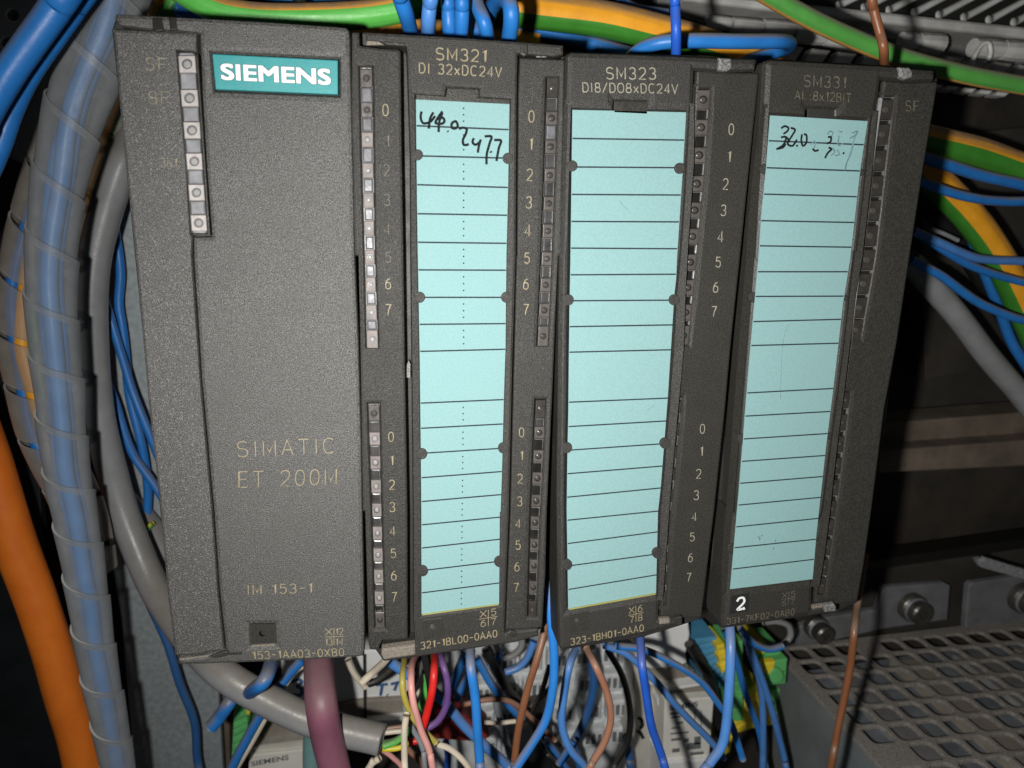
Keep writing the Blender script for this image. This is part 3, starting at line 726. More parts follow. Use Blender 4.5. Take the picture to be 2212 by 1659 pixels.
link('pocket_lit_lip', *slab(tt(t02, [(1628,866), (1784,858), (1784,868), (1629,876)]), -0.05, 0.3, 0.08), M['plastic_dusty_lit'], im)  # light on the lower lip, put in as a paler strip

# ---------------- module 2: 32 channel input module
sm = thing('input_module', 'dark module lettered 32xDC24V with two light strips, handwriting at the top of its card', 'control module', U(985, 1400, 60))
body_of(sm, [t10(62,207), t10(160,205), t10(1150,270), t10(1438,292), t10(1450,380), t11(1408,0), t11(1335,1659), t12(1300,755), t12(1100,850), t12(270,965), t12(175,830), t11(112,0)], 5.5)
dr = [t10(160,205), t10(700,236), t10(1150,268), t10(1440,290), t10(1441,352), t10(1385,366), t10(1180,350), t10(1146,348), t10(1141,600), t10(1134,1659), t11(1112,700), t11(1090,1659), t12(1060,768),
      t12(1068,784), t12(1110,770), t12(1276,758), t12(1280,808), t12(1120,850), t12(480,945), t12(275,973), t12(262,940), t12(262,893), t12(478,860), t12(466,700), t11(466,1659), t11(455,560), t11(449,0), t10(446,1000), t10(424,330), t10(418,300), t10(290,292), t10(250,270), t10(162,262)]
paperL = [t10(484,612), t10(494,1250), t10(500,1659), t11(512,600), t11(520,1300), t11(523,1659), t12(524,665)]
paperR = [t10(1088,640), t10(1076,1250), t10(1066,1659), t11(1060,600), t11(1050,900), t11(1040,1300), t11(1030,1659), t12(1025,0), t12(1020,598)]
hole = [t10(482,612), t10(672,628), t10(686,566), t10(894,576), t10(890,632), t10(1094,645)] + [(x, y) for x, y in paperR[1:]] + list(reversed([(x, y) for x, y in paperL[1:]]))
link('front_door', *slab(dr, 0.0, 5.0, 0.55, holes=[hole]), M['plastic_mid'], sm)
link('label_ledge', *slab([t10(484,610), t10(675,626), t10(688,570), t10(892,580), t10(888,634), t10(1092,644), t10(1090,680), t10(484,650)], 0.38, 0.3, 0.1), M['plastic_smooth'], sm)
pL = [t10(488,645)] + paperL[1:]; pR = [t10(1085,675)] + paperR[1:]
ln = [(t10(0,a)[1], t10(0,b)[1]) for a, b in ((815,840),(1010,1025),(1197,1215),(1385,1395),(1570,1577))] + [(t11(0,a)[1], t11(0,b)[1]) for a, b in ((90,92),(268,268),(443,438),(618,604),(953,930),(1116,1088),(1278,1245),(1436,1396),(1590,1545))] + [(t12(0,a)[1], t12(0,b)[1]) for a, b in ((82,32),(232,175),(378,318),(522,458))]
sh, _, _ = paper(sm, pL, pR, ln, 0.36, dots=dict(skip=9, x=lambda y: 1001.5 - max(0, y - 800) * 0.010))
scribble([[(520,722),(514,760),(530,798),(575,790),(608,752)],[(596,728),(575,770),(566,834)],[(655,722),(636,748),(610,795),(650,802),(668,785),(655,762),(628,778)],[(655,730),(634,790),(630,856)],[(688,848),(692,856)],[(735,786),(716,800),(716,828),(740,832),(754,815),(745,790),(733,785)],
          [(760,835),(790,828),(812,838),(805,870),(788,905),(790,935),(808,940),(826,934)],[(858,895),(850,922),(868,938),(892,925),(905,905)],[(902,908),(890,950),(884,990)],[(928,884),(972,886),(960,930),(942,1000),(940,1066)],[(966,980),(972,990)],[(990,908),(1034,912),(1020,960),(1004,1044)]], t10, 0.30, 0.46, 'ink', sh)
for p in (t10(494,1003), t10(1080,1025), t11(508,268), t11(1070,268), t11(522,1283), t11(1050,1245), t12(527,383), t12(1025,323)): boss(sm, *p)
link('card_edge', *slab([t12(526,664), t12(1019,598), t12(1019,604), t12(526,671)], 0.1, 0.3, 0.05), M['paper_edge'], sm)
lp = [t10(66,212), t10(80,204), t10(116,206), t10(120,292), t10(250,310), t10(372,318), t10(386,334), t10(392,900), t10(404,1659), t11(414,700), t11(430,1659), t12(432,824), t12(400,830), t12(268,836), t12(256,858), t12(240,900), t12(185,895), t12(176,860), t12(152,0), t11(138,1659), t11(112,0), t10(86,1659), t10(64,700)]
s1L = tt(t10, [(116,432), (130,1000), (150,1659)]) + tt(t11, [(162,597)]); s1R = tt(t10, [(204,428), (210,1000), (218,1659)]) + tt(t11, [(242,592)])
s2L = tt(t11, [(170,957), (186,1400), (196,1659)]) + tt(t12, [(218,757)]); s2R = tt(t11, [(250,957), (258,1400), (264,1659)]) + tt(t12, [(284,752)])
def slotpoly(L_, R_, y0, y1, n=6):
    return [(curve_x(L_, lerp(y0, y1, k / n)), lerp(y0, y1, k / n)) for k in range(n + 1)] + [(curve_x(R_, lerp(y0, y1, k / n)), lerp(y0, y1, k / n)) for k in range(n, -1, -1)]
ya, yb, yc, yd = t10(0,430)[1], t11(0,595)[1], t11(0,957)[1], t12(0,755)[1]
link('left_light_panel', *slab(lp, 0.7, 5.0, 0.5, holes=[slotpoly(s1L, s1R, ya, yb), slotpoly(s2L, s2R, yc, yd)]), M['plastic_mid'], sm)
sk = lambda k0, k1: (lambda c: lerp(k0, k1, (c - 150) / 1150))
led_strip(sm, s1L, s1R, (ya, yb), [t10(0,y)[1] for y in (506, 712, 905, 1105, 1297, 1480)] + [t11(0,y)[1] for y in (8, 186, 366, 540)], lambda c: 33 if 200 < c < 700 else 40, Y=1.6, kinds=['smoke', 'smoke', None, 'smoke'])
led_strip(sm, s2L, s2R, (yc, yd), [t11(0,y)[1] for y in (1020, 1185, 1340, 1495, 1648)] + [t12(0,y)[1] for y in (140, 280, 420, 560, 700)], lambda c: 28 if 920 < c < 1320 else 34, Y=1.6, kinds=['smoke', 'smoke', None, 'smoke', None, 'smoke', None, 'smoke', None, 'smoke', None, 'smoke', None, 'smoke', None, 'smoke', None, 'dark', 'smoke'])
def numbers(t, spots, Y, wd, mt, lean=0.0):
    for ch, (px, py), h in spots:
        mb = MB(); digit(mb, ch, (px, py), h, Y, wd, lean=lean); mb.build('numeral', M[mt], t)
nl = [(286,713),(300,912),(292,1103),(295,1295),(295,1482)]
nb = [(303,8),(303,180),(305,348)]
spots = [(str(i), t10(*p), 24.5) for i, p in enumerate(nl)] + [(str(5 + i), t11(*p), 22) for i, p in enumerate(nb)]
numbers(sm, spots[:1] + spots[6:], 0.62, 0.17, 'ochre')
numbers(sm, spots[1:6], 0.62, 0.12, 'ochre_faint')
numbers(sm, [(str(i), t11(*p), 20) for i, p in enumerate([(322,1172),(327,1325),(328,1482),(330,1627)])] + [(str(4 + i), t12(*p), 19) for i, p in enumerate([(332,122),(337,268),(340,412),(343,550)])], 0.62, 0.19, 'ochre')
link('bottom_catch', *slab(tt(t12, [(262,892), (478,862), (482,920), (470,930), (275,960), (258,930)]), -0.35, 2.0, 0.4), M['plastic_dusty_lit'], sm)
rp = [t10(1158,372), t10(1175,372), t10(1448,384), t10(1452,395), t10(1430,1659), t11(1408,0), t11(1370,900), t11(1335,1659), t12(1325,400), t12(1304,752), t12(1110,766), t12(1064,764), t11(1096,1659), t11(1120,700), t11(1137,0), t10(1140,1659), t10(1148,600)]
r1L = tt(t10, [(1330,500), (1312,1200), (1296,1659)]) + tt(t11, [(1268,580)]); r1R = tt(t10, [(1411,502), (1386,1200), (1370,1659)]) + tt(t11, [(1342,582)])
r2L = tt(t11, [(1257,930), (1232,1500)]) + tt(t12, [(1225,0), (1208,680)]); r2R = tt(t11, [(1328,930), (1304,1500)]) + tt(t12, [(1292,0), (1266,684)])
ye, yf, yg, yh = t10(0,500)[1], t11(0,582)[1], t11(0,930)[1], t12(0,682)[1]
link('right_light_panel', *slab(rp, 0.8, 4.0, 0.45, holes=[slotpoly(r1L, r1R, ye, yf), slotpoly(r2L, r2R, yg, yh)]), M['plastic_mid'], sm)
led_strip(sm, r1L, r1R, (ye, yf), [t10(0,y)[1] for y in (567, 765, 950, 1135, 1318, 1497)] + [t11(0,y)[1] for y in (18, 188, 352, 520)], lambda c: 30 if c < 700 and c > 220 else 44, Y=1.7, look='smoke', kinds=['dark', 'smoke', None, 'led'] + [None, 'smoke'] * 3)
led_strip(sm, r2L, r2R, (yg, yh), [t11(0,y)[1] for y in (993, 1145, 1298, 1442, 1588)] + [t12(0,y)[1] for y in (70, 215, 350, 490, 640)], lambda c: 26 if 910 < c < 1300 else 40, Y=1.7, look='smoke', kinds=['dark', 'smoke', None, 'dark', None, 'dark', None, 'dark', None, 'dark', None, 'dark', None, 'dark', None, 'dark', None, 'dark', 'dark'])
numbers(sm, [(str(i), t10(*p), 24.5) for i, p in enumerate([(1232,755),(1228,932),(1220,1133),(1215,1312),(1208,1493)])] + [(str(5 + i), t11(*p), 22) for i, p in enumerate([(1203,14),(1196,182),(1196,347)])], 0.72, 0.20, 'ochre')
numbers(sm, [(str(i), t11(*p), 19.5) for i, p in enumerate([(1168,1143),(1168,1293),(1158,1443),(1155,1590)])] + [(str(4 + i), t12(*p), 18.5) for i, p in enumerate([(1145,75),(1145,215),(1138,355),(1133,490)])], 0.72, 0.19, 'ochre', lean=-0.03)
lettering('SM321', t10(612,386), t10(942,402), t10(612,310), -0.07, 0.24, 'ochre', sm, gap=1.5)
lettering('DI 32xDC24V', t10(502,472), t10(1038,500), t10(502,408), -0.07, 0.20, 'ochre', sm, gap=1.5)
lettering('321-1BL00-0AA0', t12(515,890), t12(1010,806), t12(512,846), -0.07, 0.22, 'ochre', sm, gap=1.2)
cross(sm, 'X', '5', '6', '7', t12(893,642), t12(1012,622), t12(893,748), t12(1012,728), 'ochre')
def pocket_on(t, quad, c, r):
    link('screw_pocket', *slab(quad, -0.04, 0.3, 0.1, holes=[[(c[0] + r * math.cos(a * math.pi / 8), c[1] - r * math.sin(a * math.pi / 8)) for a in range(16)]]), M['plastic_smooth'], t)
    link('screw', *slab([(c[0] + 0.85 * r * math.cos(a * math.pi / 8), c[1] + 1 - 0.85 * r * math.sin(a * math.pi / 8)) for a in range(16)], -0.02, 0.4, 0.18), M['led_smoke'], t)
pocket_on(sm, tt(t12, [(528,700), (664,684), (664,806), (528,828)]), t12(590,742), 7)
link('tab_wear', *slab(tt(t10, [(1262,362), (1330,364), (1328,372), (1268,372)]), -0.1, 0.3, 0.05), M['wear_glint'], sm)
link('hinge_crack', *slab(tt(t10, [(168,262), (240,268), (280,290), (160,292)]), -0.05, 0.5, 0.1), M['plastic_dusty_lit'], sm)
link('hinge_bar', *slab(tt(t10, [(285,288), (412,296), (412,276), (272,266)]), -0.15, 0.5, 0.15), M['plastic_smooth'], sm)
link('hinge_knuckle', *slab(tt(t10, [(1160,280), (1210,282), (1212,350), (1190,366), (1160,350)]), -0.3, 0.8, 0.3), M['plastic_smooth'], sm)
link('lower_knuckle', *slab(tt(t12, [(1068,784), (1100,768), (1140,780), (1130,812), (1090,812)]), -0.3, 0.8, 0.3), M['plastic_smooth'], sm)
link('side_clip', *slab(tt(t11, [(437,675), (448,700), (448,790), (424,790), (424,705)]), 3.0, 1.0, 0.1), M['wear_glint'], sm)

# ---------------- module 3: 8 in / 8 out module
s3 = thing('input_output_module', 'dark module lettered 8xDC24V twice over with a blank pale card, second from the right', 'control module', U(1370, 1390, 60))
body_of(s3, [t10(1462,350), t10(1500,334), t20(0,356), t20(190,365), t20(488,378), t20(499,478), t21(366,0), t21(206,1659), t22(122,690), t12(2212,735), t12(1950,815), t12(1425,898), t12(1403,500), t11(1405,500), t10(1440,1659)], 4.5)
d3 = [t10(1462,360), t10(1478,340), t10(1505,332), t10(1900,345), t20(0,358), t20(190,366), t20(236,371), t20(488,376), t20(488,390), t20(478,455), t20(300,462), t20(84,448), t20(80,560), t20(52,1000), t20(34,1330), t20(8,1659), t11(2190,250), t11(2174,500), t11(2145,940), t11(2100,1500), t12(2082,0), t12(2064,690), t12(2134,690), t12(2200,682), t12(2212,732), t12(2130,756), t12(1950,806), t12(1465,898), t12(1428,903), t12(1412,880), t12(1404,500), t11(1403,1400), t11(1410,700), t11(1418,0), t10(1430,1500), t10(1446,900)]
p3L = [t10(1502,712), t10(1490,1659), t11(1480,500), t11(1478,900), t11(1472,1200), t11(1465,1500), t11(1465,1659), t12(1470,300), t12(1475,630)]
p3R = [t20(18,728), t20(0,1040), t11(2172,0), t11(2160,250), t11(2150,600), t11(2122,920), t11(2092,1250), t11(2068,1520), t12(2052,100), t12(2038,530)]
h3 = [t10(1500,712), t10(1770,722), t10(1778,658), t10(1978,664), t10(1978,724), t20(20,727)] + p3R[1:] + list(reversed(p3L[1:]))
link('front_door', *slab(d3, 0.0, 9.0, 1.1, holes=[h3]), M['plastic_mid'], s3)
link('label_ledge', *slab([t10(1770,655), t10(1980,660), t10(1984,740), t10(1766,730)], 0.5, 0.3, 0.1), M['plastic_smooth'], s3)
ln3 = [(t10(0,a)[1], t10(0,b)[1]) for a, b in ((897,908),(1082,1087),(1260,1264),(1435,1438),(1608,1612))] + [(t11(0,a)[1], t11(0,b)[1]) for a, b in ((122,118),(290,286),(458,446),(623,607),(947,920),(1105,1068),(1258,1215),(1410,1360),(1562,1502))] + [(t12(0,a)[1], t12(0,b)[1]) for a, b in ((52,-8),(203,127),(348,270),(500,405))]
sh3, _, _ = paper(s3, p3L, p3R, ln3, 0.5)
scribble([[(1980,1000),(2005,985),(2030,965)]], t11, 0.44, 0.12, 'ink_grey', sh3, 'pen_mark')
scribble([[(1800,1300),(1830,1335),(1862,1364)]], t10, 0.44, 0.10, 'ink_grey', sh3, 'pen_mark')
for p in (t10(1496,1075), t10(2196,1090), t11(1472,285), t11(2160,285), t11(1462,1243), t11(2100,1215), t12(1462,343), t12(2050,268)): boss(s3, *p)
link('card_edge', *slab([t12(1476,629), t12(2037,529), t12(2037,536), t12(1476,636)], 0.1, 0.3, 0.05), M['paper_edge'], s3)
rp3 = [t20(92,462), t20(110,455), t20(300,468), t20(490,470), t20(499,482), t20(440,1050), t20(378,1659), t21(318,560), t21(278,1000), t21(208,1659), t22(124,686), t22(60,690), t12(2070,690), t12(2087,0), t11(2106,1500), t11(2150,940), t11(2180,500), t11(2196,250), t20(14,1659), t20(40,1330), t20(58,1000), t20(86,560)]
a1L = tt(t20, [(93,572), (60,1000), (15,1645)]) + tt(t11, [(2180,560)]); a1R = tt(t20, [(183,574), (146,1100), (95,1645)]) + tt(t21, [(38,582)])
a1L[-1] = t11(2182,560)
a2L = tt(t11, [(2162,915), (2112,1500)]) + tt(t12, [(2088,0), (2071,610)]); a2R = tt(t21, [(2,915), (-52,1500)]) + tt(t12, [(2130,100), (2108,612)])
yi, yj, yk, yl = t20(0,572)[1], t21(0,578)[1], t11(0,915)[1], t12(0,610)[1]
link('light_panel', *slab(rp3, 1.3, 6.0, 0.5, holes=[slotpoly(a1L, a1R, yi, yj), slotpoly(a2L, a2R, yk, yl)]), M['plastic_smooth'], s3)
led_strip(s3, a1L, a1R, (yi, yj), [t20(0,y)[1] for y in (645, 825, 1005, 1190, 1362, 1532)] + [t21(0,y)[1] for y in (40, 205, 365, 515)], lambda c: 34 if c < 710 and c > 225 else 42, Y=2.1, look='smoke', kinds=['smoke', 'dark'] * 11)
led_strip(s3, a2L, a2R, (yk, yl), [t11(0,y)[1] for y in (980, 1125, 1270, 1415, 1555)] + [t12(0,y)[1] for y in (35, 170, 305, 435, 560)], lambda c: 26, Y=2.1, look='dark')
numbers(s3, [(str(i), t20(*p), 23) for i, p in enumerate([(315,838),(302,1015),(278,1193),(264,1363),(245,1533)])] + [(str(5 + i), t21(*p), 21.5) for i, p in enumerate([(230,40),(214,203),(203,360)])], 1.22, 0.2, 'grey_text', lean=-0.04)
numbers(s3, [(str(i), t21(*p), 19.5) for i, p in enumerate([(128,1120),(122,1265),(103,1412),(88,1550)])] + [(str(4 + i), t22(*p), 17.5) for i, p in enumerate([(75,30),(62,162),(50,296),(40,424)])], 1.22, 0.19, 'grey_text', lean=-0.06)
lettering('SM323', t10(1716,512), t10(2038,514), t10(1714,438), -0.07, 0.22, 'grey_text', s3, gap=1.5)
lettering('DI8/DO8xDC24V', t10(1563,596), t10(2180,606), t10(1560,536), -0.07, 0.19, 'grey_text', s3, gap=1.4)
lettering('323-1BH01-0AA0', t12(1486,864), t12(1958,768), t12(1484,822), -0.07, 0.22, 'ochre', s3, gap=1.2)
cross(s3, 'X', '6', '7', '8', t12(1858,618), t12(1958,600), t12(1862,722), t12(1958,702), 'ochre')
pocket_on(s3, tt(t12, [(1480,664), (1600,640), (1606,762), (1484,786)]), t12(1525,700), 6.5)
link('hinge_knuckle', *slab(tt(t20, [(236,374), (316,378), (322,440), (290,462), (236,455)]), -0.5, 1.0, 0.35), M['wear_glint'], s3)
link('lower_knuckle', *slab(tt(t12, [(2150,690), (2200,678), (2212,682), (2212,735), (2160,742), (2140,722)]), -0.5, 1.0, 0.35), M['plastic_smooth'], s3)
link('lower_catch', *slab(tt(t12, [(2062,695), (2128,690), (2130,722), (2062,730)]), -0.2, 1.0, 0.2), M['plastic_dusty_lit'], s3)
link('side_clip', *slab(tt(t11, [(1398,100), (1416,105), (1412,290), (1394,290)]), 4.2, 2.0, 0.2), M['plastic_smooth'], s3)
link('side_clip', *slab(tt(t11, [(1374,1222), (1403,1225), (1403,1415), (1376,1398)]), 4.2, 2.0, 0.2), M['plastic_smooth'], s3)

# ---------------- module 4: analogue module
s4 = thing('analogue_module', 'dark module lettered 8x12BIT with smudged handwriting on its card, rightmost of the row', 'control module', U(1740, 1350, 60))
body_of(s4, [t20(500,560), t20(540,400), t20(575,380), t20(1385,425), t20(1645,448), t20(1657,532), t20(1476,1659), t21(1392,560), t21(1226,1659), t22(1130,590), t22(1000,650), t22(250,757), t22(236,640), t22(184,380), t22(202,0), t21(310,560), t21(372,0), t20(432,1000)], 7.5)
d4 = [t20(536,408), t20(550,388), t20(580,378), t20(1000,402), t20(1385,424), t20(1420,430), t20(1646,448), t20(1642,520), t20(1500,526), t20(1296,508), t20(1286,600), t20(1245,800), t20(1196,1300), t20(1150,1659), t21(1136,0), t21(1078,540), t21(1034,880), t21(984,1250), t21(928,1659), t22(884,100), t22(852,480), t22(846,628), t22(905,612), t22(1000,592), t22(1000,642), t22(920,660), t22(600,708), t22(282,760), t22(262,745), t22(262,700), t22(300,200), t22(322,0), t21(345,1659), t21(385,1000), t21(425,500), t21(462,0), t20(468,1659), t20(510,900)]
p4L = [t20(572,748), t20(548,1060), t20(510,1440), t20(497,1659), t21(460,420), t21(440,640), t21(420,880), t21(395,1200), t21(375,1450), t21(358,1659), t22(350,60), t22(330,300), t22(312,500)]
p4R = [t20(1195,785), t20(1145,1110), t20(1085,1659), t21(1040,260), t21(1005,580), t21(970,880), t21(935,1150), t21(905,1420), t21(880,1659), t22(850,250), t22(838,435)]
h4 = [t20(570,745), t20(812,758), t20(818,702), t20(1000,712), t20(998,768), t20(1198,782)] + [(x + 1, y) for x, y in p4R[1:]] + [(x - 1, y) for x, y in reversed(p4L[1:])]
link('front_door', *slab(d4, 0.0, 9.0, 1.3, holes=[h4]), M['plastic_smooth'], s4)
link('label_ledge', *slab([t20(812,700), t20(1002,710), t20(1004,780), t20(808,768)], 0.5, 0.3, 0.1), M['body'], s4)
link('ledge_glint', *slab(tt(t20, [(988,712), (998,712), (998,752), (989,752)]), 0.0, 0.3, 0.05), M['wear_glint'], s4)  # glint at the ledge corner, drawn as a pale sliver
ln4 = [(t20(0,a)[1], t20(0,b)[1]) for a, b in ((912,938),(1087,1108),(1258,1275),(1430,1442),(1593,1602))] + [(t21(0,a)[1], t21(0,b)[1]) for a, b in ((102,102),(262,260),(425,410),(580,565),(887,858),(1037,1007),(1185,1150),(1330,1292),(1472,1428),(1613,1563))] + [(t22(0,a)[1], t22(0,b)[1]) for a, b in ((95,40),(230,175),(368,305))]
sh4, _, _ = paper(s4, p4L, p4R, ln4, -0.08)
scribble([[(638,832),(660,818),(685,828),(678,850),(652,868)],[(700,828),(728,842),(708,880),(680,930),(712,945),(740,905)],[(636,890),(668,888),(690,915),(668,918)],[(672,892),(650,940),(606,968)],[(615,965),(650,955),(668,930)],[(735,942),(745,948)],[(772,870),(768,910),(778,945),(800,925),(802,880),(785,868)],[(840,965),(858,978),(880,972)],[(940,888),(960,890),(956,920),(932,930)],[(944,955),(962,968),(940,990),(920,1025)],[(1036,990),(1046,996)]], t20, -0.14, 0.42, 'ink', sh4)
scribble([[(830,940),(850,915),(862,925),(850,960)],[(938,870),(955,850),(972,862),(958,900)],[(1010,850),(1035,855)],[(1012,880),(1008,940),(1040,930)],[(970,960),(985,985),(960,1010)],[(1000,970),(1015,1000),(985,1010)],[(1082,895),(1115,880),(1132,852),(1095,862)],[(1128,860),(1105,920),(1085,1000),(1060,1060),(1052,1105)],[(1106,930),(1090,990)]], t20, -0.14, 0.30, 'ink_grey', sh4, 'smudged_handwriting')
scribble([[(690,440),(660,510),(648,580),(640,700),(632,930)]], t21, -0.14, 0.08, 'ink_grey', sh4, 'crease')
for q_ in ([(490,160),(500,172),(496,184)], [(512,148),(516,156)], [(586,232),(594,240)], [(598,182),(604,190)]): scribble([q_], t22, -0.14, 0.35, 'ink_grey', sh4, 'stain')
for p in (t20(538,1095), t21(462,268), t21(392,1188), t22(328,238)): boss(s4, *p)
for p in (t20(1160,1118), t21(1052,272), t21(946,1168), t22(858,178)): boss(s4, p[0], p[1], 7)
rp4 = [t20(1304,516), t20(1500,530), t20(1650,528), t20(1656,545), t20(1562,1100), t20(1476,1659), t21(1392,560), t21(1310,1000), t21(1226,1659), t22(1176,350), t22(1134,582), t22(1000,600), t22(858,616), t22(862,480), t22(893,100), t21(936,1659), t21(994,1250), t21(1042,880), t21(1088,540), t21(1146,0), t20(1160,1659), t20(1205,1300), t20(1254,800), t20(1294,600)]
b1L = tt(t20, [(1284,622), (1236,960), (1152,1645)]) + tt(t21, [(1078,542)]); b1R = tt(t20, [(1378,620), (1330,960), (1254,1645)]) + tt(t21, [(1156,542)])
b2L = tt(t21, [(1036,880), (985,1250), (940,1645)]) + tt(t22, [(884,545)]); b2R = tt(t21, [(1092,884), (1045,1250), (1000,1640)]) + tt(t22, [(922,540)])
ym, yn, yo, yp = t20(0,622)[1], t21(0,542)[1], t21(0,882)[1], t22(0,542)[1]
link('light_panel', *slab(rp4, 2.2, 6.0, 0.5, holes=[slotpoly(b1L, b1R, ym, yn), slotpoly(b2L, b2R, yo, yp)]), M['plastic_smooth'], s4)
led_strip(s4, b1L, b1R, (ym, yn), [t20(0,y)[1] for y in (710, 870, 1040, 1205, 1365, 1528)] + [t21(0,y)[1] for y in (25, 180, 335, 480)], lambda c: 44, Y=3.0, look='dark')
led_strip(s4, b2L, b2R, (yo, yp), [t21(0,y)[1] for y in (935, 1080, 1220, 1360, 1500, 1640)] + [t22(0,y)[1] for y in (100, 230, 360, 480)], lambda c: 34, Y=3.0, look='dark')
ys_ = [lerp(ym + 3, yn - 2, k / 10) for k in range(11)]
link('strip_highlight', *slab([(curve_x(b1L, y) + 1.5, y) for y in ys_] + [(curve_x(b1L, y) + 4.6, y) for y in reversed(ys_)], 1.5, 1.2, 0.35), M['steel_bright'], s4)  # highlight down the strip's left edge, put in as a bright ribbon
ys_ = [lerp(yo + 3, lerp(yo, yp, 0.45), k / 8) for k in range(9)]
link('strip_highlight', *slab([(curve_x(b2L, y) + 1.2, y) for y in ys_] + [(curve_x(b2L, y) + 2.8, y) for y in reversed(ys_)], 2.0, 1.0, 0.25), M['wear_glint'], s4)  # fainter highlight on the lower strip, also a pale ribbon
lettering('SM331', t20(784,560), t20(1058,572), t20(786,488), -0.07, 0.20, 'ochre_faint', s4, gap=1.5)
lettering('AI :8x12BIT', t20(726,642), t20(1088,664), t20(728,586), -0.07, 0.18, 'ochre_faint', s4, gap=1.2)
lettering('331-7KF02-0AB0', t22(286,730), t22(722,664), t22(286,690), -0.07, 0.18, 'ochre_faint', s4, gap=1.2)
cross(s4, 'X', '5', '6', '7', t22(642,524), t22(738,508), t22(632,612), t22(732,596), 'ochre_faint', wd=0.14)
lettering('SF', t20(1442,718), t20(1530,722), t20(1444,652), 2.1, 0.17, 'ochre_faint', s4, gap=1.5)
link('hinge_knuckle', *slab(tt(t20, [(1408,434), (1470,436), (1496,460), (1490,500), (1450,514), (1412,500)]), -0.6, 1.2, 0.4), M['wear_glint'], s4)
link('lower_knuckle', *slab(tt(t22, [(915,605), (985,595), (1000,615), (995,645), (925,652)]), -0.6, 1.2, 0.4), M['wear_glint'], s4)
link('lower_catch', *slab(tt(t22, [(845,612), (908,603), (906,620), (845,630)]), -0.2, 1.0, 0.15), M['plastic_dusty_lit'], s4)
link('side_clip', *slab(tt(t21, [(372,100), (398,100), (392,200), (388,270), (358,272)]), 6.8, 2.0, 0.2), M['wear_glint'], s4)
link('side_clip', *slab(tt(t21, [(285,1170), (316,1175), (305,1340), (272,1330)]), 6.8, 2.0, 0.2), M['plastic_smooth'], s4)
st = tag(link('number_sticker', *slab(tt(t22, [(318,545), (432,528), (425,642), (303,662)]), -0.10, 0.25, 0.05), M['black_paint']), 'small black sticker with a white 2 on the rightmost module', 'sticker')
scribble([[(352,580),(366,560),(392,556),(400,578),(385,600),(355,632),(388,628)],[(392,618),(400,632)]], t22, -0.17, 0.55, 'white_paint', st, 'numeral')

# ================================================================ CABLES
GB = 'blue wires entering the top of the second module'
# --- left side
main = [(270,-160), (250,-40), (224,60), (182,180), (148,300), (122,440), (111,580), (114,700), (127,830), (143,1000), (177,1200), (212,1430), (245,1600), (272,1760)]
def shp(pts, dx): return [(p[0] + dx * (1.5 if p[1] < 0 else 1.2 if p[1] < 200 else 1), p[1]) for p in pts]
GI = 'wires inside the large spiral wrap'
wire('spiral_core_wire', 'blue wire inside the large milky spiral wrap, left of its bundle', 'blue_core', 15, 47, shp(main, -10), group=GI)
wire('spiral_core_wire', 'blue wire inside the large milky spiral wrap, right of its bundle', 'blue_core', 15, 47, shp(main, 9), group=GI)
wire('spiral_core_wire', 'blue wire inside the large milky spiral wrap, front of its bundle', 'blue_core', 15, 43, shp(main, -1), group=GI)
def spiral(name, label, pts, Y, rpx, pitch_px, width, mt, lift=0.10, rev=False, phase=0.0, thick=0.55):
    P = pxpath(pts, Y, 24)
    S_ = [0.0]
    for a, b in zip(P, P[1:]): S_.append(S_[-1] + (b - a).length)
    fr = frames(P); Ltot = S_[-1]
    R = rad(rpx if not callable(rpx) else 1, Y); pitch = rad(pitch_px, Y)
    def at(s):
        s = min(max(s, 0), Ltot - 1e-6)
        lo_, hi_ = 0, len(S_) - 1
        while hi_ - lo_ > 1:
            m = (lo_ + hi_) // 2
            if S_[m] <= s: lo_ = m
            else: hi_ = m
        t = (s - S_[lo_]) / (S_[hi_] - S_[lo_])
        return P[lo_].lerp(P[hi_], t), fr[lo_][0], fr[lo_][1].lerp(fr[hi_][1], t), fr[lo_][2].lerp(fr[hi_][2], t)
    V = []; Fc = []; NV = 7; turns = Ltot / pitch; NA = int(turns * 30)
    for layer in (0, 1):
        for i in range(NA + 1):
            ph = 2 * math.pi * i / 30 + phase
            for k in range(NV):
                vv = k / (NV - 1)
                s = pitch * i / 30 + width * pitch * vv + 0.5 * noise.noise(Vector((i * 0.07, k, 3)))
                p, t, u, b = at(s)
                r = R * (rpx(s / Ltot) if callable(rpx) else 1) * (1 + lift * (vv if not rev else 1 - vv) + 0.02 * noise.noise(Vector((i * 0.05, 1, 9)))) - layer * thick
                a = ph if not rev else -ph
                V.append(p + (u * math.cos(a) + b * math.sin(a)) * r)
    n1 = (NA + 1) * NV
    for layer in (0, 1):
        for i in range(NA):
            for k in range(NV - 1):
                q = (i * NV + k, (i + 1) * NV + k, (i + 1) * NV + k + 1, i * NV + k + 1)
                Fc.append(tuple(layer * n1 + x for x in (q if layer else q[::-1])))
    for i in range(NA):
        for k in (0, NV - 1):
            Fc.append((i * NV + k, (i + 1) * NV + k, n1 + (i + 1) * NV + k, n1 + i * NV + k))
    fm = [0] * (2 * NA * (NV - 1)) + [1] * (2 * NA)
    return tag(link(name, V, Fc, [M[mt], M['sleeve_edge']], smooth=False, base=P[0], fmat=fm), label, 'cable wrap')
def shade_auto(o):
    me = o.data; me.polygons.foreach_set('use_smooth', [True] * len(me.polygons))
    try:
        me.set_sharp_from_angle(angle=math.radians(40))
    except Exception: pass
    return o
shade_auto(spiral('spiral_wrap', 'large milky spiral wrap around blue wires running down the left side', main, 43, lambda t: 40.5 + 22 * max(0, 1 - t * 3.4) ** 1.3 - 9 * max(0, t - 0.45) / 0.55, 118, 1.12, 'sleeve', 0.13, True, 0.6, 0.5))
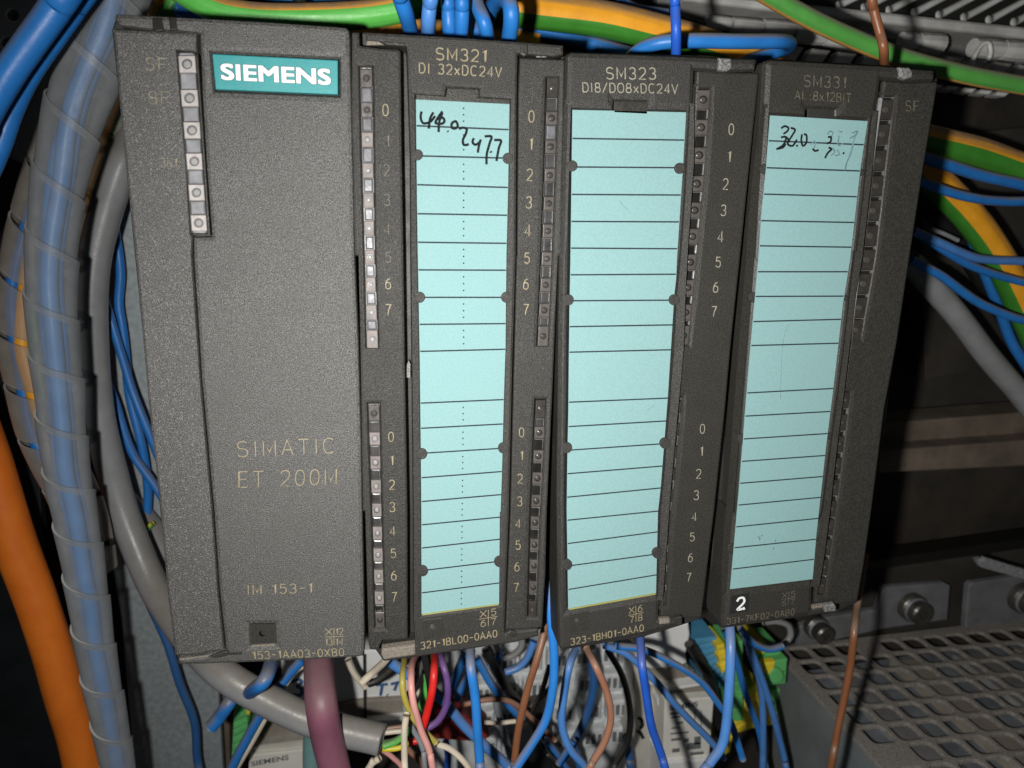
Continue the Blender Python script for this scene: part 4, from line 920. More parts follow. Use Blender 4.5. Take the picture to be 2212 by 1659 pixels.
w2 = [(214,-60), (200,60), (176,190), (142,289), (100,419), (70,529), (51,648), (53,737), (68,815), (91,919), (124,997), (156,1060), (184,1140), (200,1230)]
def sh(pts, dx, dy=0): return [(p[0] + dx, p[1] + dy) for p in pts]
wire('spiral_core_wire', 'blue wire in the slits of the far left spiral wrap', 'blue', 12, 65, sh(w2[:-3], -23), group='wires inside the far left spiral wrap')
wire('spiral_core_wire', 'yellow wire in the slits of the far left spiral wrap', 'yellow', 15, 65, sh(w2[:-3], 0), group='wires inside the far left spiral wrap')
wire('spiral_core_wire', 'green wire in the slits of the far left spiral wrap', 'green_lite', 14, 65, sh(w2[:-3], 25), group='wires inside the far left spiral wrap')
shade_auto(spiral('spiral_wrap', 'dusty grey spiral wrap with slits showing yellow and green, at the far left', w2, 68, 46, 105, 0.87, 'sleeve_grey', 0.02, True, 2.6))
w3 = [(420,-80), (350,20), (292,150), (262,240), (230,330), (200,430), (180,540)]
wire('spiral_core_wire', 'orange tinted wire behind the top left corner of the wide module', 'yellow', 13, 84, sh(w3, -12))
wire('spiral_core_wire', 'green wire behind the top left corner of the wide module', 'green_lite', 13, 84, sh(w3, 14))
shade_auto(spiral('spiral_wrap', 'grey spiral wrap passing behind the top left corner of the wide module', w3, 86, 42, 120, 0.96, 'sleeve_grey', 0.06, True, 1.0))
w4 = [(210,-60),(178,40),(150,160),(118,260),(92,330)]
wire('grey_conduit', 'dull grey jacketed cable between the thick blue pair and the large spiral wrap', 'grey_cable', 46, 84, [(150,-60),(142,60),(128,180),(104,270),(80,360)], cat='cable')
wire('thick_blue_cable', 'thick blue cable across the top left corner, nearer of the pair', 'blue', 25, 10, [(172,-60), (118,20), (60,100), (12,170), (-40,260), (-70,330)], cat='cable', group='thick blue pair')
wire('thick_blue_cable', 'thick blue cable across the top left corner, lower of the pair', 'blue', 19, 22, [(206,-50), (158,20), (108,95), (62,165), (24,240), (-6,320), (-50,420)], cat='cable', group='thick blue pair')
wire('orange_cable', 'thick orange cable running down the lower left corner', 'orange', 38, 70, [(-90,810), (-40,945), (-4,1065), (38,1189), (82,1310), (122,1435), (154,1550), (184,1665), (216,1800)], cat='cable', sides=28)
gc = wire('grey_cable', 'thick grey cable bending down beside the wide module and ending in stripped wires', 'grey_cable', 31, 80, [(330,190,84), (292,285,84), (262,355), (226,460), (205,560), (198,680), (203,800), (222,930), (257,1080), (300,1200,76), (345,1288,70), (400,1370,60), (470,1447,48), (560,1503,44), (650,1548,42), (740,1577,40), (795,1590,39), (826,1598,38)], cat='cable', sides=28, wob=0.02)
# thin blue wires between grey cable and plate
GT = 'thin blue wires over the steel plate'
wire('blue_wire', 'thin blue wire crossing diagonally over the steel plate to the wide module', 'blue', 8, 91, [(206,590), (222,645), (236,684), (257,756), (284,835), (307,894), (326,940), (350,1000)], group=GT)
wire('blue_wire', 'thin blue wire rising straight behind the diagonal ones on the steel plate', 'blue', 8.5, 97, [(236,430), (248,500), (255,585), (254,652), (264,716), (280,851), (296,922), (311,982), (318,1049), (317,1100), (312,1180)], group=GT)
wire('blue_wire', 'thin blue wire lowest across the upper steel plate, beside the grey cable', 'blue', 8.5, 92, [(222,800), (240,855), (260,922), (284,978), (307,1013), (335,1053), (365,1100)], group=GT)
wire('blue_wire', 'dark blue wire hanging down the lower steel plate', 'blue_dark', 9, 92, [(320,1290), (346,1355), (372,1420), (398,1500), (420,1570), (430,1640), (450,1740)], group=GT)
# grey/green sleeve piece behind, at mid left
o = wire('grey_sheath', 'short grey sheath with a green wire behind the middle of the wide module', 'grey_cable', 30, 98, [(240,1060), (300,1120), (360,1200), (420,1260)], cat='cable')
wire('green_wire', 'short green and yellow wire glimpsed left of the wide module', ['bright_yellow', 'green_lite'], 5, 90, [(196,1100), (204,1112), (250,1150), (302,1152), (330,1130)], sector=(0, 180))
# --- top
wire('earth_cable', 'thick light green earth cable sagging above the wide module', ['yellow', 'green_lite'], 24, 34, [(300,-90), (380,-30), (470,16), (560,34), (680,38), (800,30), (900,8), (1000,-30), (1100,-90)], cat='cable', sector=(338, 130), sides=40)
wire('earth_cable', 'yellow earth cable behind the sagging green one, left of the blue wires', ['yellow', 'green'], 25, 62, [(640,62), (740,68), (860,66), (960,74), (1060,80), (1160,92)], cat='cable', sector=(150, 60), sides=40)
wire('earth_cable', 'thick yellow and green earth cable sloping right along the top', ['yellow', 'green'], 33, 56, [(1020,-10), (1100,14), (1200,28), (1320,46), (1440,74), (1550,108), (1660,150), (1760,200)], cat='cable', sector=(25, 100), sides=40)
wire('earth_cable', 'dull orange earth cable low behind the top of the second module', ['yellow', 'green'], 22, 74, [(1060,80), (1140,92), (1240,112), (1340,140), (1440,175)], cat='cable', sector=(150, 70), sides=40)
wire('blue_wire', 'blue wire running right just under the thick yellow and green cable', 'blue', 14, 60, [(1080,44), (1140,56), (1220,76), (1310,100), (1400,128), (1480,160)])
wire('blue_wire', 'blue wire crossing behind the top of the wide module at the left', 'blue', 14, 66, [(380,20), (440,42), (520,54), (600,58)])
wire('blue_wire', 'blue wire along the very top edge above the sagging green cable', 'blue', 20, 60, [(560,-30), (650,4), (760,10), (860,-10), (940,-40)])
wire('black_wire', 'black wire crossing the blue one at the very top left', 'black_wire', 10, 40, [(620,-40), (640,0), (655,30)])
tops = [([(852,-50,6), (866,0,8), (878,40,12), (886,90,24)], 'leftmost of the blue wires entering the second module', 15, 'blue'),
        ([(936,-50,8), (929,10,9), (927,55,12), (931,100,24)], 'second blue wire from the left above the second module', 13.5, 'blue_pale'),
        ([(968,-50,20), (970,20,20), (973,70,22), (976,110,30)], 'straight blue wire in the middle above the second module', 13.5, 'blue'),
        ([(1000,-50,16), (1000,20,16), (996,70,20), (994,110,30)], 'straight blue wire right of the middle above the second module', 13.5, 'blue'),
        ([(1016,-50,26), (1030,10,22), (1048,60,20), (1058,110,28)], 'blue wire bowing right above the number lettering', 13.5, 'blue'),
        ([(1040,-40,34), (1022,24,34), (1028,64,32), (1040,110,32)], 'blue wire partly hidden behind the bowing one', 11, 'blue')]
for pts, lb, r, mt in tops: wire('blue_wire', lb, mt, r, 20, pts, group=GB)
wire('blue_wire', 'hooked blue wire at the right of the bunch above the second module', 'blue', 15, 14, [(1050,60,36), (1064,22,26), (1080,4,18), (1096,14,12), (1100,50,12), (1094,110,20)], group=GB)
wire('blue_wire', 'blue wire loop above the third module, bending back at its right end', 'blue', 14, 26, [(1346,150,34), (1372,112,28), (1420,92,24), (1500,88,22), (1600,90,22), (1676,88,24), (1700,94,30), (1694,106,38), (1650,122,46), (1600,140,50), (1540,170,50)], cat='wire')
wire('blue_wire', 'vertical deep blue wire dropping onto the third module', 'blue_deep', 10, 6, [(1460,-60), (1461,20), (1462,80), (1460,160,14)])
wire('blue_wire', 'blue wire slanting off the top edge right of centre', 'blue', 13, 80, [(1310,-30), (1340,4), (1380,24), (1440,34)])
wire('blue_wire', 'dim blue wire low inside the loop over the third module', 'blue_dark', 12, 52, [(1400,160), (1430,136), (1480,132), (1540,140), (1600,160)])
wire('earth_cable', 'green and yellow earth cable crossing the top right in front of the duct', ['yellow_dull', 'green_dull'], 19, 40, [(1560,-70), (1640,-22), (1720,26), (1800,66), (1900,108), (2000,142), (2100,166), (2212,186), (2320,200)], cat='cable', sector=(322, 112), sides=40)
wire('brown_wire', 'dusty brown wire dropping onto the far right module', 'brown', 9.5, 4, [(1872,-60), (1888,20), (1900,70), (1908,110), (1914,160,14)])
# --- right
wire('earth_cable', 'yellow and green earth cable leaving rightward beside the far right module, upper', ['yellow', 'green'], 32, 84, [(1950,290), (2020,306), (2100,326), (2180,352), (2290,390)], cat='cable', sector=(4, 100), sides=40)
wire('earth_cable', 'yellow and green earth cable curving down at the right edge', ['yellow', 'green'], 34, 96, [(1960,330), (2020,390), (2080,450), (2140,530), (2200,640), (2260,780)], cat='cable', sector=(45, 100), sides=40)
GR = 'blue wires leaving at the right'
wire('blue_wire', 'upper blue wire leaving right under the yellow and green cable', 'blue', 13.5, 80, [(1960,330), (2030,352), (2110,378), (2200,400), (2290,418)], group=GR)
wire('blue_wire', 'blue wire crossing over the curved earth cable at the right', 'blue', 11, 78, [(1960,385), (2020,403), (2090,424), (2160,434), (2290,430)], group=GR)
wire('blue_wire', 'blue wire leaving right below the middle, upper of a close pair', 'blue_pale', 10, 82, [(1970,500), (2012,520), (2070,543), (2140,560), (2290,572)], group=GR)
wire('blue_wire', 'blue wire leaving right below the middle, lower of a close pair', 'blue', 10, 84, [(1980,505), (2030,536), (2100,572), (2180,602), (2290,630)], group=GR)
wire('blue_wire', 'lowest blue wire leaving right, above the thick grey cable', 'blue', 10.5, 80, [(1970,560), (2020,592), (2080,632), (2150,668), (2290,715)], group=GR)
wire('blue_wire', 'blue wire plunging down behind the others at the right edge', 'blue', 12, 104, [(2080,450), (2110,540), (2140,620), (2180,720), (2240,830)], group=GR)
wire('grey_cable', 'thick blurry grey cable slanting down at the right edge', 'grey_cable', 27, 96, [(1960,560), (2020,624), (2080,700), (2140,778), (2200,850), (2290,960)], cat='cable', sides=24)
wire('black_cable', 'dark dusty cable behind the curved earth cable at the right', 'black_wire', 20, 110, [(1980,420), (2050,500), (2120,600), (2190,720), (2250,830)], cat='cable', sides=20)

# ================================================================ LOWER DEVICES
def device(name, label, cat, base): return thing(name, label, cat, base)
# relay block with handwritten tag, left
dv = device('relay_block', 'white and brown relay block with a handwritten tag under the wide module', 'relay', U(700, 1640, 106))
link('tag_plate', *slab([(606,1415), (888,1400), (888,1512), (612,1545)], 100, 12, 0.6), M['white_housing'], dv)
link('upper_band', *slab([(548,1612), (600,1545), (790,1513), (888,1508), (888,1560), (742,1575), (548,1618)], 98, 14, 0.6), M['brown_band'], dv)
link('ledge', *slab([(545,1612), (742,1588), (742,1600), (545,1626)], 94, 18, 0.4), M['beige'], dv)
link('ledge', *slab([(790,1560), (888,1553), (888,1566), (790,1575)], 94, 18, 0.4), M['white_housing'], dv)
link('lower_band', *slab([(543,1628), (742,1602), (742,1634), (540,1662)], 98, 14, 0.4), M['brown_band'], dv)
lbp = link('label_plate', *slab([(538,1632), (738,1611), (742,1760), (532,1760)], 92, 20, 0.4), M['label_white'], dv)
badge_lettering(lbp, 'SIEMENS', (543, 1656), (624, 1641), (542, 1645), 91.8, 'print_grey', 0.03)
tg = scribble([[(630,1474),(645,1468),(652,1474),(642,1482),(652,1490),(648,1502),(632,1500)]], lambda x, y: (x, y), 99.8, 1.3, 'ink_blue', dv)
scribble([[(812,1480),(838,1478)],[(826,1480),(822,1503)],[(836,1500),(838,1502)],[(844,1478),(868,1472)],[(858,1476),(852,1492)]], lambda x, y: (x, y), 99.8, 1.2, 'ink_blue', dv)
link('seam', *slab([(784,1420), (790,1420), (792,1575), (786,1575)], 96, 2, 0.1), M['body'], dv)
# centre relay housing with print
dc = device('terminal_relay', 'grey printed relay housing behind the tangle of wires at bottom centre', 'relay', U(1200, 1640, 116))
link('housing', *slab([(930,1395), (1380,1380), (1390,1500), (1350,1760), (930,1760)], 118, 14, 0.8), M['mottled'], dc)
for r_ in range(4):
    for c_ in range(6):
        if (r_ * 5 + c_ * 3) % 7 == 0: continue
        x = 1010 + c_ * 58 + r_ * 6; y = 1425 + r_ * 58 - c_ * 5
        m_ = MB()
        q = [(x, y), (x + 46, y - 4), (x + 44, y + 34), (x - 2, y + 38)]
        m_.add(slab(q, 113, 5, 0.8), 0)
        o = m_.build('terminal_cover', M['mottled'], dc)
        mb2 = MB()
        for k in range(3):
            mb2.add(slab([(x + 6 + 13 * k, y + 8), (x + 14 + 13 * k, y + 7), (x + 13 + 13 * k, y + 28), (x + 5 + 13 * k, y + 29)], 112.8, 0.2, 0))
        mb2.build('print', M['print_grey'], o)
# red connector
tag(link('red_connector', *slab([(925,1572), (1000,1545), (1058,1592), (1040,1604), (980,1600), (925,1596)], 96, 14, 0.8), M['rust']), 'dark red connector half hidden behind the blue wires at bottom centre', 'connector')
# beige housing + white labelled module
db = device('contactor', 'beige contactor with a white printed label between the third and fourth modules', 'contactor', U(1450, 1650, 96))
side = link('side_cover', *slab([(1372,1410), (1412,1404), (1428,1660), (1436,1770), (1330,1770), (1358,1620)], 104, 12, 0.6), M['beige'], db)
scribble([[(1378,1550),(1386,1555),(1388,1568),(1382,1574)],[(1376,1578),(1384,1584),(1390,1596)]], lambda x, y: (x, y), 103.8, 1.4, 'ink', side, 'pen_mark')
link('upper_housing', *slab([(1384,1372), (1394,1360), (1488,1346), (1491,1372), (1482,1412), (1484,1432), (1470,1440), (1408,1446), (1390,1440)], 96, 16, 0.8), M['white_housing'], db)
link('upper_band', *slab([(1404,1447), (1486,1437), (1512,1474), (1448,1490)], 97, 16, 0.4), M['brown_band'], db)
link('ledge', *slab([(1404,1470), (1448,1487), (1516,1476), (1518,1481), (1447,1493), (1404,1478)], 92, 16, 0.3), M['white_housing'], db)
link('lower_band', *slab([(1408,1478), (1448,1494), (1520,1482), (1543,1507), (1440,1520)], 96, 14, 0.3), M['brown_band'], db)
lb = link('label_plate', *slab([(1436,1514), (1543,1506), (1532,1640), (1526,1700), (1430,1700)], 92, 18, 0.5), M['label_white'], db)
mb = MB()
random.seed(4)
for (x, y, wdt, hh) in ((1448,1540,26,5), (1450,1548,20,4), (1462,1560,14,4), (1450,1572,16,3), (1448,1584,40,3), (1500,1536,2,40), (1514,1534,2,38), (1450,1596,22,5), (1478,1596,10,8), (1500,1592,14,16), (1484,1606,30,14), (1452,1618,16,8), (1492,1626,28,6)):
    mb.add(slab([(x, y), (x + wdt, y - wdt * 0.1), (x + wdt, y - wdt * 0.1 + hh), (x, y + hh)], 91.85, 0.1, 0))
mb.build('print', M['print_grey'], lb)
badge_lettering(lb, 'SIEMENS', (1446, 1535), (1508, 1526), (1445, 1524), 91.8, 'print_grey', 0.05)
link('lower_housing', *slab([(1430,1648), (1530,1640), (1530,1770), (1428,1770)], 90, 18, 0.6), M['white_housing'], db)
for x, y in ((1400,1492), (1426,1520)): link('screw_cap', *slab([(x + 6 * math.cos(k * math.pi / 6), y - 12 * math.sin(k * math.pi / 6)) for k in range(12)], 98, 8, 1.0), M['white_housing'], db)
# terminal blocks
def terminal(label, quad, mt, Y, n, group=None):
    t = thing('terminal_block', label, 'terminal block', U(quad[3][0], quad[3][1], Y + 10), group)
    for k in range(n):
        a, b = k / n, (k + 0.93) / n
        P = lambda u, v: (lerp(lerp(quad[0][0], quad[1][0], u), lerp(quad[3][0], quad[2][0], u), v), lerp(lerp(quad[0][1], quad[1][1], u), lerp(quad[3][1], quad[2][1], u), v))
        link('terminal_tier', *slab([P(0, a), P(1, a), P(1, b), P(0, b)], Y + (k % 2) * 1.6, 14, 0.7), M[mt], t)
    return t
terminal('blue terminal block behind the pale blue wire under the last module', [(1496,1382), (1548,1376), (1572,1470), (1528,1520)], 'tb_blue', 102, 9)
terminal('yellow terminal slice at the left of the green and yellow stack', [(1548,1396), (1566,1392), (1576,1450), (1560,1456)], 'tb_yellow', 98, 5)
terminal('green terminal slice in the middle of the stack', [(1572,1390), (1606,1386), (1606,1560), (1572,1562)], 'tb_green', 100, 6)
terminal('yellow terminal slice beside the thin blue wires', [(1620,1380), (1654,1388), (1656,1426), (1640,1430)], 'tb_yellow', 96, 5)
terminal('green terminal slice at the top right of the stack', [(1654,1394), (1684,1396), (1690,1424), (1656,1430)], 'tb_green', 96, 4)
tbk = terminal('large green terminal end with a round boss beside the power supply', [(1646,1432), (1702,1424), (1698,1480), (1660,1484)], 'tb_green', 92, 2)
link('screw_boss', *slab([(1678 + 17 * math.cos(k * math.pi / 8), 1462 - 17 * math.sin(k * math.pi / 8)) for k in range(16)], 90, 3, 0.8), M['tb_green'], tbk)
link('yellow_insert', *slab([(1650,1432), (1676,1430), (1672,1448), (1662,1462), (1648,1450)], 90.5, 3, 0.6), M['tb_yellow'], tbk)
terminal('long yellow terminal slice low in the stack', [(1570,1540), (1636,1470), (1646,1570), (1580,1590)], 'tb_yellow', 106, 4)
terminal('low green and blue tinted terminal slice', [(1640,1500), (1696,1486), (1690,1560), (1650,1570)], 'tb_green', 110, 3)
terminal('yellow terminal foot beside the dark supply wall', [(1656,1524), (1672,1520), (1676,1566), (1660,1570)], 'tb_yellow', 104, 3)
terminal('yellow and green terminal at the bottom edge of the stack', [(1566,1592), (1584,1590), (1578,1626), (1560,1640)], 'tb_yellow', 104, 2)
terminal('green terminal block left of the labelled relay', [(506,1514), (534,1500), (536,1640), (498,1660)], 'tb_green', 100, 9)
terminal('yellow terminal slice above the crossing blue wire at lower left', [(532,1508), (552,1510), (538,1548), (530,1546)], 'tb_yellow', 98, 2)

# dark things behind at the bottom
tag(link('rear_plate', *slab([(440,1400), (1960,1330), (1960,1780), (440,1780)], 140, 3, 0.3), M['back_panel']), kind='structure')
tag(link('post', *slab([(449,1445), (478,1400), (492,1400), (500,1780), (462,1780)], 114, 10, 0.3), M['rail']), 'brown edged post between steel plate and green terminals', 'post')
wire('ring_terminal_loop', 'curled grey cable end under the right module beside the dark bolt', 'grey_cable', 8, 88, [(1650,1392), (1682,1394), (1704,1376), (1700,1354), (1676,1344), (1650,1346)], cat='cable')
wire('coiled_lead', 'dark coiled lead behind the bottom right corner of the second module', 'grey_cable', 8, 92, [(1056,1382), (1066,1412), (1096,1420), (1122,1402), (1124,1380), (1110,1366)], cat='cable')

# --- bottom wires, in front of devices
wire('purple_cable', 'thick dusty purple cable hanging below the wide module', 'purple', 35, 34, [(686,1390,60), (689,1450,44), (694,1520), (706,1590), (724,1660), (746,1760)], cat='cable', sides=28)
wire('teal_cable', 'pale teal cable beside the purple one at the bottom edge', 'teal_cable', 22, 74, [(686,1490), (680,1560), (676,1620), (676,1740)], cat='cable', sides=22)
GS = 'stripped wires fanning from the grey cable end'
fan = [('cream', 'cream wire standing upright out of the grey cable end', 6.5, 20, [(812,1596,34), (842,1600,26), (868,1622,20), (872,1700,18)], None),
       ('white', None, 0, 0, None, None)]
wire('blue_wire', 'blue wire hooking out below the left module pocket', 'blue', 15, 26, [(592,1400,50), (588,1440,34), (574,1474,26), (554,1492,30), (536,1492,48), (530,1480,70)])
wire('blue_wire', 'blue stub wire pointing down left over the terminal corner', 'blue', 15, 50, [(520,1470,60), (500,1512), (478,1545), (458,1568)])
wire('blue_wire', 'dusty blue wire slanting down left beside the cream one', 'blue', 11, 60, [(655,1420), (610,1470), (570,1530), (530,1600), (505,1650), (470,1740)])
wire('cream_wire', 'cream wire running beside the slanting blue wire at lower left', 'cream', 7.5, 62, [(690,1425), (640,1448), (614,1480), (590,1520), (552,1590), (512,1655), (470,1730)])
wire('cream_wire', 'short cream wire stub left of the module catch', 'cream', 9, 40, [(850,1380,30), (838,1420,34), (808,1452), (780,1478)])
wire('cream_wire', 'cream wire emerging through the gap left of the second module catch', 'cream', 9, 14, [(872,1370), (856,1392), (842,1400)])
wire('cream_wire', 'dull cream wire crossing down right under the wide module', 'cream', 7, 74, [(752,1426), (766,1456), (790,1486)])
wire('black_wire', 'black wire slanting under the second module catch', 'black_wire', 9, 60, [(880,1420), (850,1446), (820,1468), (796,1476)])
wire('olive_wire', 'olive yellow wire curving down from the second module', 'olive', 7.5, 18, [(878,1405,40), (866,1450,22), (868,1500), (888,1548), (920,1585), (944,1606)], group=GS)
wire('pink_wire', 'pink wire sweeping down from the second module', 'pink', 8, 14, [(905,1405,40), (890,1450,20), (890,1510), (910,1570), (932,1620), (946,1700)], group=GS)
wire('grey_wire', 'pale grey wire beside the pink one', 'grey_wire', 6.5, 26, [(916,1420,40), (896,1470), (876,1520), (890,1570), (914,1620), (920,1700)], group=GS)
wire('black_wire', 'black wire between the pink and green ones', 'black_wire', 8, 30, [(916,1400), (926,1450), (930,1500), (922,1540)], group=GS)
wire('cream_wire', 'short cream wire between pink and red', 'cream', 8, 40, [(918,1450), (908,1480), (898,1505), (888,1530)], group=GS)
wire('green_wire', 'bright green wire crossing behind the red one', 'green_lite', 8, 34, [(930,1400,44), (928,1440), (922,1490), (908,1530), (890,1570), (862,1598), (828,1612)], group=GS)
wire('red_wire', 'bright red wire hanging from the second module', 'red', 9, 16, [(938,1395,40), (938,1440,20), (936,1490), (926,1540), (914,1580)], group=GS)
wire('red_wire', 'red wire end below the crossing of the pink and red', 'red', 8, 30, [(920,1576), (910,1596), (884,1604)], group=GS)
wire('violet_wire', 'violet wire bowing right beside the red one', 'violet', 8, 20, [(950,1390,44), (956,1430,24), (968,1475), (968,1520), (950,1556), (920,1576)], group=GS)
wire('yellow_wire', 'bright yellow wire leaving the grey cable end', 'bright_yellow', 6.5, 34, [(824,1616), (856,1614), (884,1604), (910,1590)], group=GS)
wire('cream_wire', 'cream wire running down beside the pink one at the bottom', 'cream', 8, 16, [(879,1540), (872,1580), (870,1640), (872,1740)], group=GS)
wire('cream_wire', 'cream wire arching right from the olive one', 'cream', 7.5, 24, [(946,1604), (974,1614), (1000,1640), (1014,1665), (1030,1720)], group=GS)
wire('pink_wire', 'pink wire low beside the grey cable end', 'pink', 6, 44, [(826,1620), (850,1636), (872,1660), (890,1720)], group=GS)
wire('white_wire', 'white wire leaving the grey cable end above the green one', 'cream', 6, 44, [(826,1586), (850,1582), (872,1578), (900,1564)], group=GS)
wire('brown_wire', 'brown wire leaving the grey cable end', 'brown_lite', 5.5, 46, [(822,1578), (850,1572), (880,1566), (930,1554), (990,1536)], group=GS)
wire('cream_wire', 'cream wire stub at the bottom edge below the grey cable', 'cream', 8, 36, [(820,1636), (800,1650), (780,1680)], group=GS)
GBm = 'blue wires hanging below the modules'
wire('blue_wire', 'straight bright blue wire hanging below the second module', 'blue', 11.5, 6, [(1016,1390,14), (1018,1440), (1026,1500), (1032,1570), (1034,1640), (1032,1720)], group=GBm)
wire('blue_wire', 'bright blue wire in the gap between second and third modules', 'blue', 11, 10, [(1184,1040,24), (1186,1180,16), (1186,1260,12), (1192,1340,10), (1200,1410), (1198,1480), (1180,1550), (1146,1610), (1112,1665), (1070,1740)], group=GBm)
wire('blue_wire', 'pale blue wire slanting across bottom centre', 'blue_pale', 12, 44, [(840,1426), (890,1462), (950,1508), (1000,1560), (1050,1610), (1090,1650), (1140,1710)], group=GBm)
wire('blue_wire', 'blue wire curving toward the lower centre behind the straight one', 'blue', 10, 76, [(1030,1420), (1056,1470), (1090,1512), (1126,1550)], group=GBm)
wire('blue_wire', 'short blue wire behind, left of the straight bright one', 'blue', 10, 86, [(1006,1410), (988,1450), (970,1492)], group=GBm)
wire('blue_wire', 'blue wire stub curving up under the second module corner', 'blue_pale', 9, 70, [(1152,1384), (1140,1416), (1120,1440), (1090,1452)], group=GBm)
wire('blue_wire', 'small blue wire stub beside the coiled lead', 'blue', 9, 84, [(1084,1412), (1066,1428), (1056,1440)], group=GBm)
wire('blue_wire', 'blue wire descending left of the third module pocket', 'blue', 9, 84, [(1020,1450), (1002,1480), (986,1510)], group=GBm)
wire('brown_wire', 'brown wire from the gap between second and third modules', 'brown', 9, 12, [(1186,1180,24), (1182,1240,20), (1180,1310,16), (1174,1370,14), (1158,1430), (1138,1490), (1122,1560), (1114,1640), (1110,1720)])
wire('brown_wire', 'brown wire bowing right below the third module', 'brown_lite', 9, 12, [(1268,1400,20), (1290,1440), (1310,1490), (1318,1550), (1306,1600), (1284,1640), (1250,1700)])
wire('blue_wire', 'pale blue wire curving left below the third module', 'blue_pale', 10, 26, [(1246,1400,34), (1228,1440), (1216,1500), (1214,1560), (1232,1610), (1262,1650), (1300,1710)], group=GBm)
wire('blue_wire', 'dusty blue wire loop behind the bowing brown one', 'blue_dark', 11, 84, [(1272,1410), (1280,1470), (1270,1530), (1250,1590), (1216,1650)], group=GBm)
wire('brown_wire', 'thin brown wire crossing low behind at bottom centre', 'brown_lite', 6.5, 66, [(1000,1520), (1060,1512), (1110,1520), (1160,1560), (1200,1600)])
wire('cream_wire', 'short cream wire at bottom centre', 'cream', 5.5, 62, [(1046,1560), (1080,1562), (1116,1558)])
wire('black_wire', 'thin black wire curling at bottom centre', 'black_wire', 6.5, 70, [(1190,1440), (1170,1500), (1150,1550), (1180,1620), (1220,1680)])
wire('black_wire', 'black wire bowing right behind the bowing brown one', 'black_wire', 8, 60, [(1310,1400), (1346,1460), (1364,1530), (1356,1600), (1330,1650), (1300,1710)])
wire('blue_wire', 'deep blue wire hanging from the third module right side', 'blue_deep', 10.5, 10, [(1384,1360,20), (1388,1430), (1398,1500), (1412,1570), (1432,1630), (1452,1720)], group=GBm)
wire('blue_wire', 'blue wire crossing the white label plate diagonally', 'blue_pale', 9, 50, [(1306,1396), (1360,1420), (1420,1470), (1470,1530), (1520,1590), (1560,1640)], group=GBm)
wire('blue_wire', 'blue wire arching over the white contactor top', 'blue', 9, 40, [(1330,1392), (1390,1402), (1450,1430), (1510,1470), (1550,1515), (1580,1560), (1600,1640)], group=GBm)
wire('blue_wire', 'thick pale blue wire hanging from the last module', 'blue_pale', 12.5, 8, [(1574,1340,16), (1576,1400,10), (1576,1480), (1572,1560), (1560,1610), (1530,1650), (1480,1710)], group=GBm)
wire('blue_wire', 'blue wire from behind the last module slanting down right', 'blue_pale', 8.5, 70, [(1606,1370), (1636,1440), (1660,1510), (1680,1570), (1694,1640), (1704,1720)], group=GBm)
wire('blue_wire', 'blue wire nearly straight down beside the slanting one', 'blue_pale', 8.5, 74, [(1618,1400), (1640,1470), (1648,1540), (1650,1620), (1648,1720)], group=GBm)
wire('blue_wire', 'blue wire over the yellow terminal slices', 'blue', 8.5, 78, [(1560,1360), (1586,1420), (1612,1500), (1636,1570), (1650,1640), (1672,1720)], group=GBm)
wire('blue_wire', 'blue wire curling to the grey cable end under the last module', 'blue', 9, 62, [(1598,1358), (1626,1388), (1660,1402), (1690,1396)], group=GBm)
wire('black_cable', 'black cable arched left of the blue terminal block', 'black_wire', 13, 94, [(1490,1390), (1520,1440), (1546,1500), (1552,1570), (1540,1660)], cat='cable')
wire('blue_wire', 'short blue wire at the bottom edge under the brown bow', 'blue_dark', 10, 90, [(1350,1590), (1362,1640), (1370,1700)], group=GBm)
wire('blue_wire', 'blue wire low between the bottom centre wires', 'blue', 9, 80, [(1180,1600), (1206,1634), (1240,1690)], group=GBm)
wire('brown_wire', 'long copper brown wire passing in front of the power supply', 'brown', 9.2, 12, [(1870,1200,30), (1862,1260,24), (1854,1310,20), (1846,1360), (1836,1440), (1824,1520), (1806,1600), (1782,1700)])

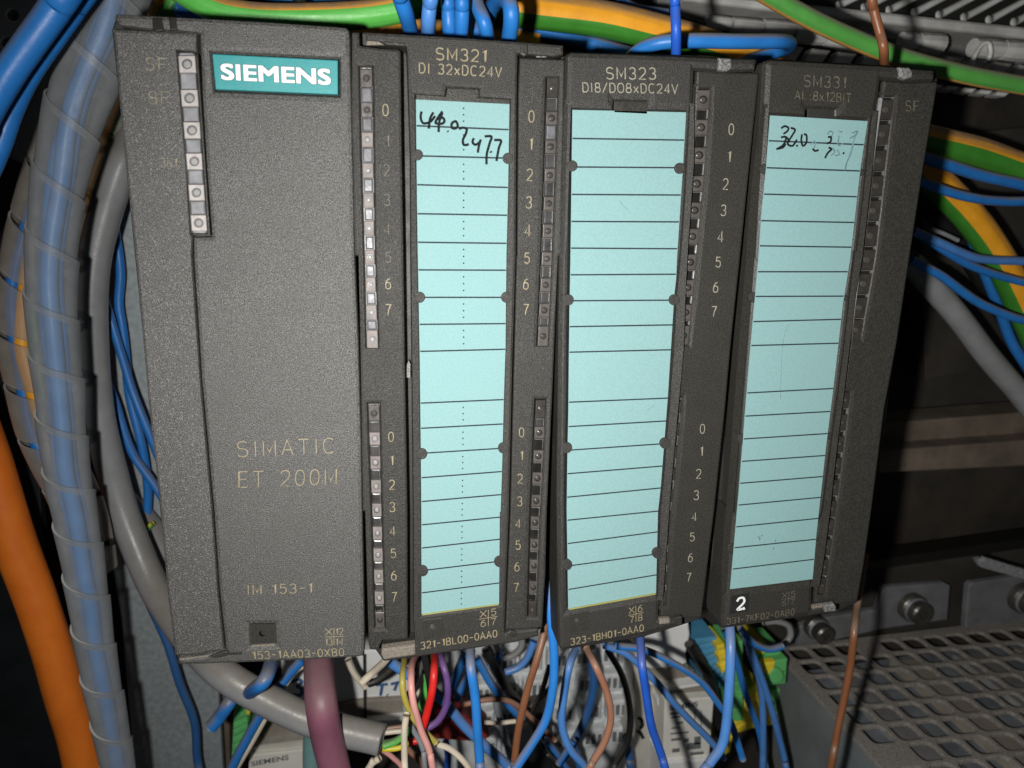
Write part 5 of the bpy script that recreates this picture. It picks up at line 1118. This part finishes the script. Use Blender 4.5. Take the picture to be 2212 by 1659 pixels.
# a few more dim pieces of the tangle at bottom centre and lower left
rb = thing('relay_socket', 'black relay socket half hidden behind the wires at bottom centre', 'relay', U(1150, 1650, 100))
link('socket_body', *slab([(1112,1552), (1184,1540), (1196,1640), (1200,1760), (1110,1760)], 100, 12, 1.0), M['black_steel'], rb)
link('socket_lip', *slab([(1118,1566), (1180,1556), (1181,1566), (1119,1577)], 98, 3, 0.4), M['body'], rb)
wire('black_wire', 'black wire arching just right of the straight blue wire at bottom centre', 'black_wire', 10, 82, [(1050,1400), (1068,1440), (1094,1485), (1128,1530), (1160,1590)])
wire('grey_wire', 'slate grey wire dropping between the crossing blue wires at bottom centre', 'grey_wire', 9, 88, [(1070,1510), (1080,1550), (1096,1600), (1112,1670)])
wire('brown_wire', 'dark brown wire slanting behind the gap between second and third modules', 'brown', 6, 84, [(1200,1466), (1176,1496), (1150,1524), (1120,1556)])
wire('blue_wire', 'short blue stub pointing down left beside the pale looped wire', 'blue', 8, 66, [(1240,1600), (1226,1620), (1206,1650)], group=GBm)
wire('blue_wire', 'short blue wire rising from the bottom edge inside the pale loop', 'blue_dark', 8, 84, [(1238,1610), (1246,1640), (1256,1700)], group=GBm)
wire('brown_wire', 'pale brown wire end low between pink and cream wires', 'brown_lite', 7, 50, [(872,1600), (886,1622), (904,1640), (930,1680)])
wire('grey_wire', 'thin silver wire low beside the grey cable end', 'grey_wire', 5, 46, [(828,1622), (852,1640), (880,1668), (900,1700)])
wire('green_wire', 'dark green wire leaving the grey cable end under the white one', 'green', 7, 42, [(824,1606), (850,1600), (872,1588), (888,1572)])
wire('blue_wire', 'deep blue wire end at the bottom edge below the red wire', 'blue_deep', 8, 60, [(962,1606), (968,1636), (970,1690)])
wire('grey_wire', 'thin grey lead end above the close blue pair at the right', 'grey_wire', 5, 92, [(2010,494), (2038,506), (2066,520)])
wire('brown_wire', 'dim brown wire beside the lowest blue wires at the right', 'brown', 5, 96, [(1985,552), (2010,570), (2034,592), (2050,610)])
wire('black_cable', 'black cable running behind the green and yellow ones along the top edge', 'black_wire', 11, 96, [(1060,-20), (1160,4), (1260,6), (1400,30), (1520,60)], cat='cable')
wire('blue_wire', 'blue wire under the thick yellow and green cable, lower of two', 'blue_dark', 9, 68, [(1150,70), (1230,96), (1310,122), (1380,150)])
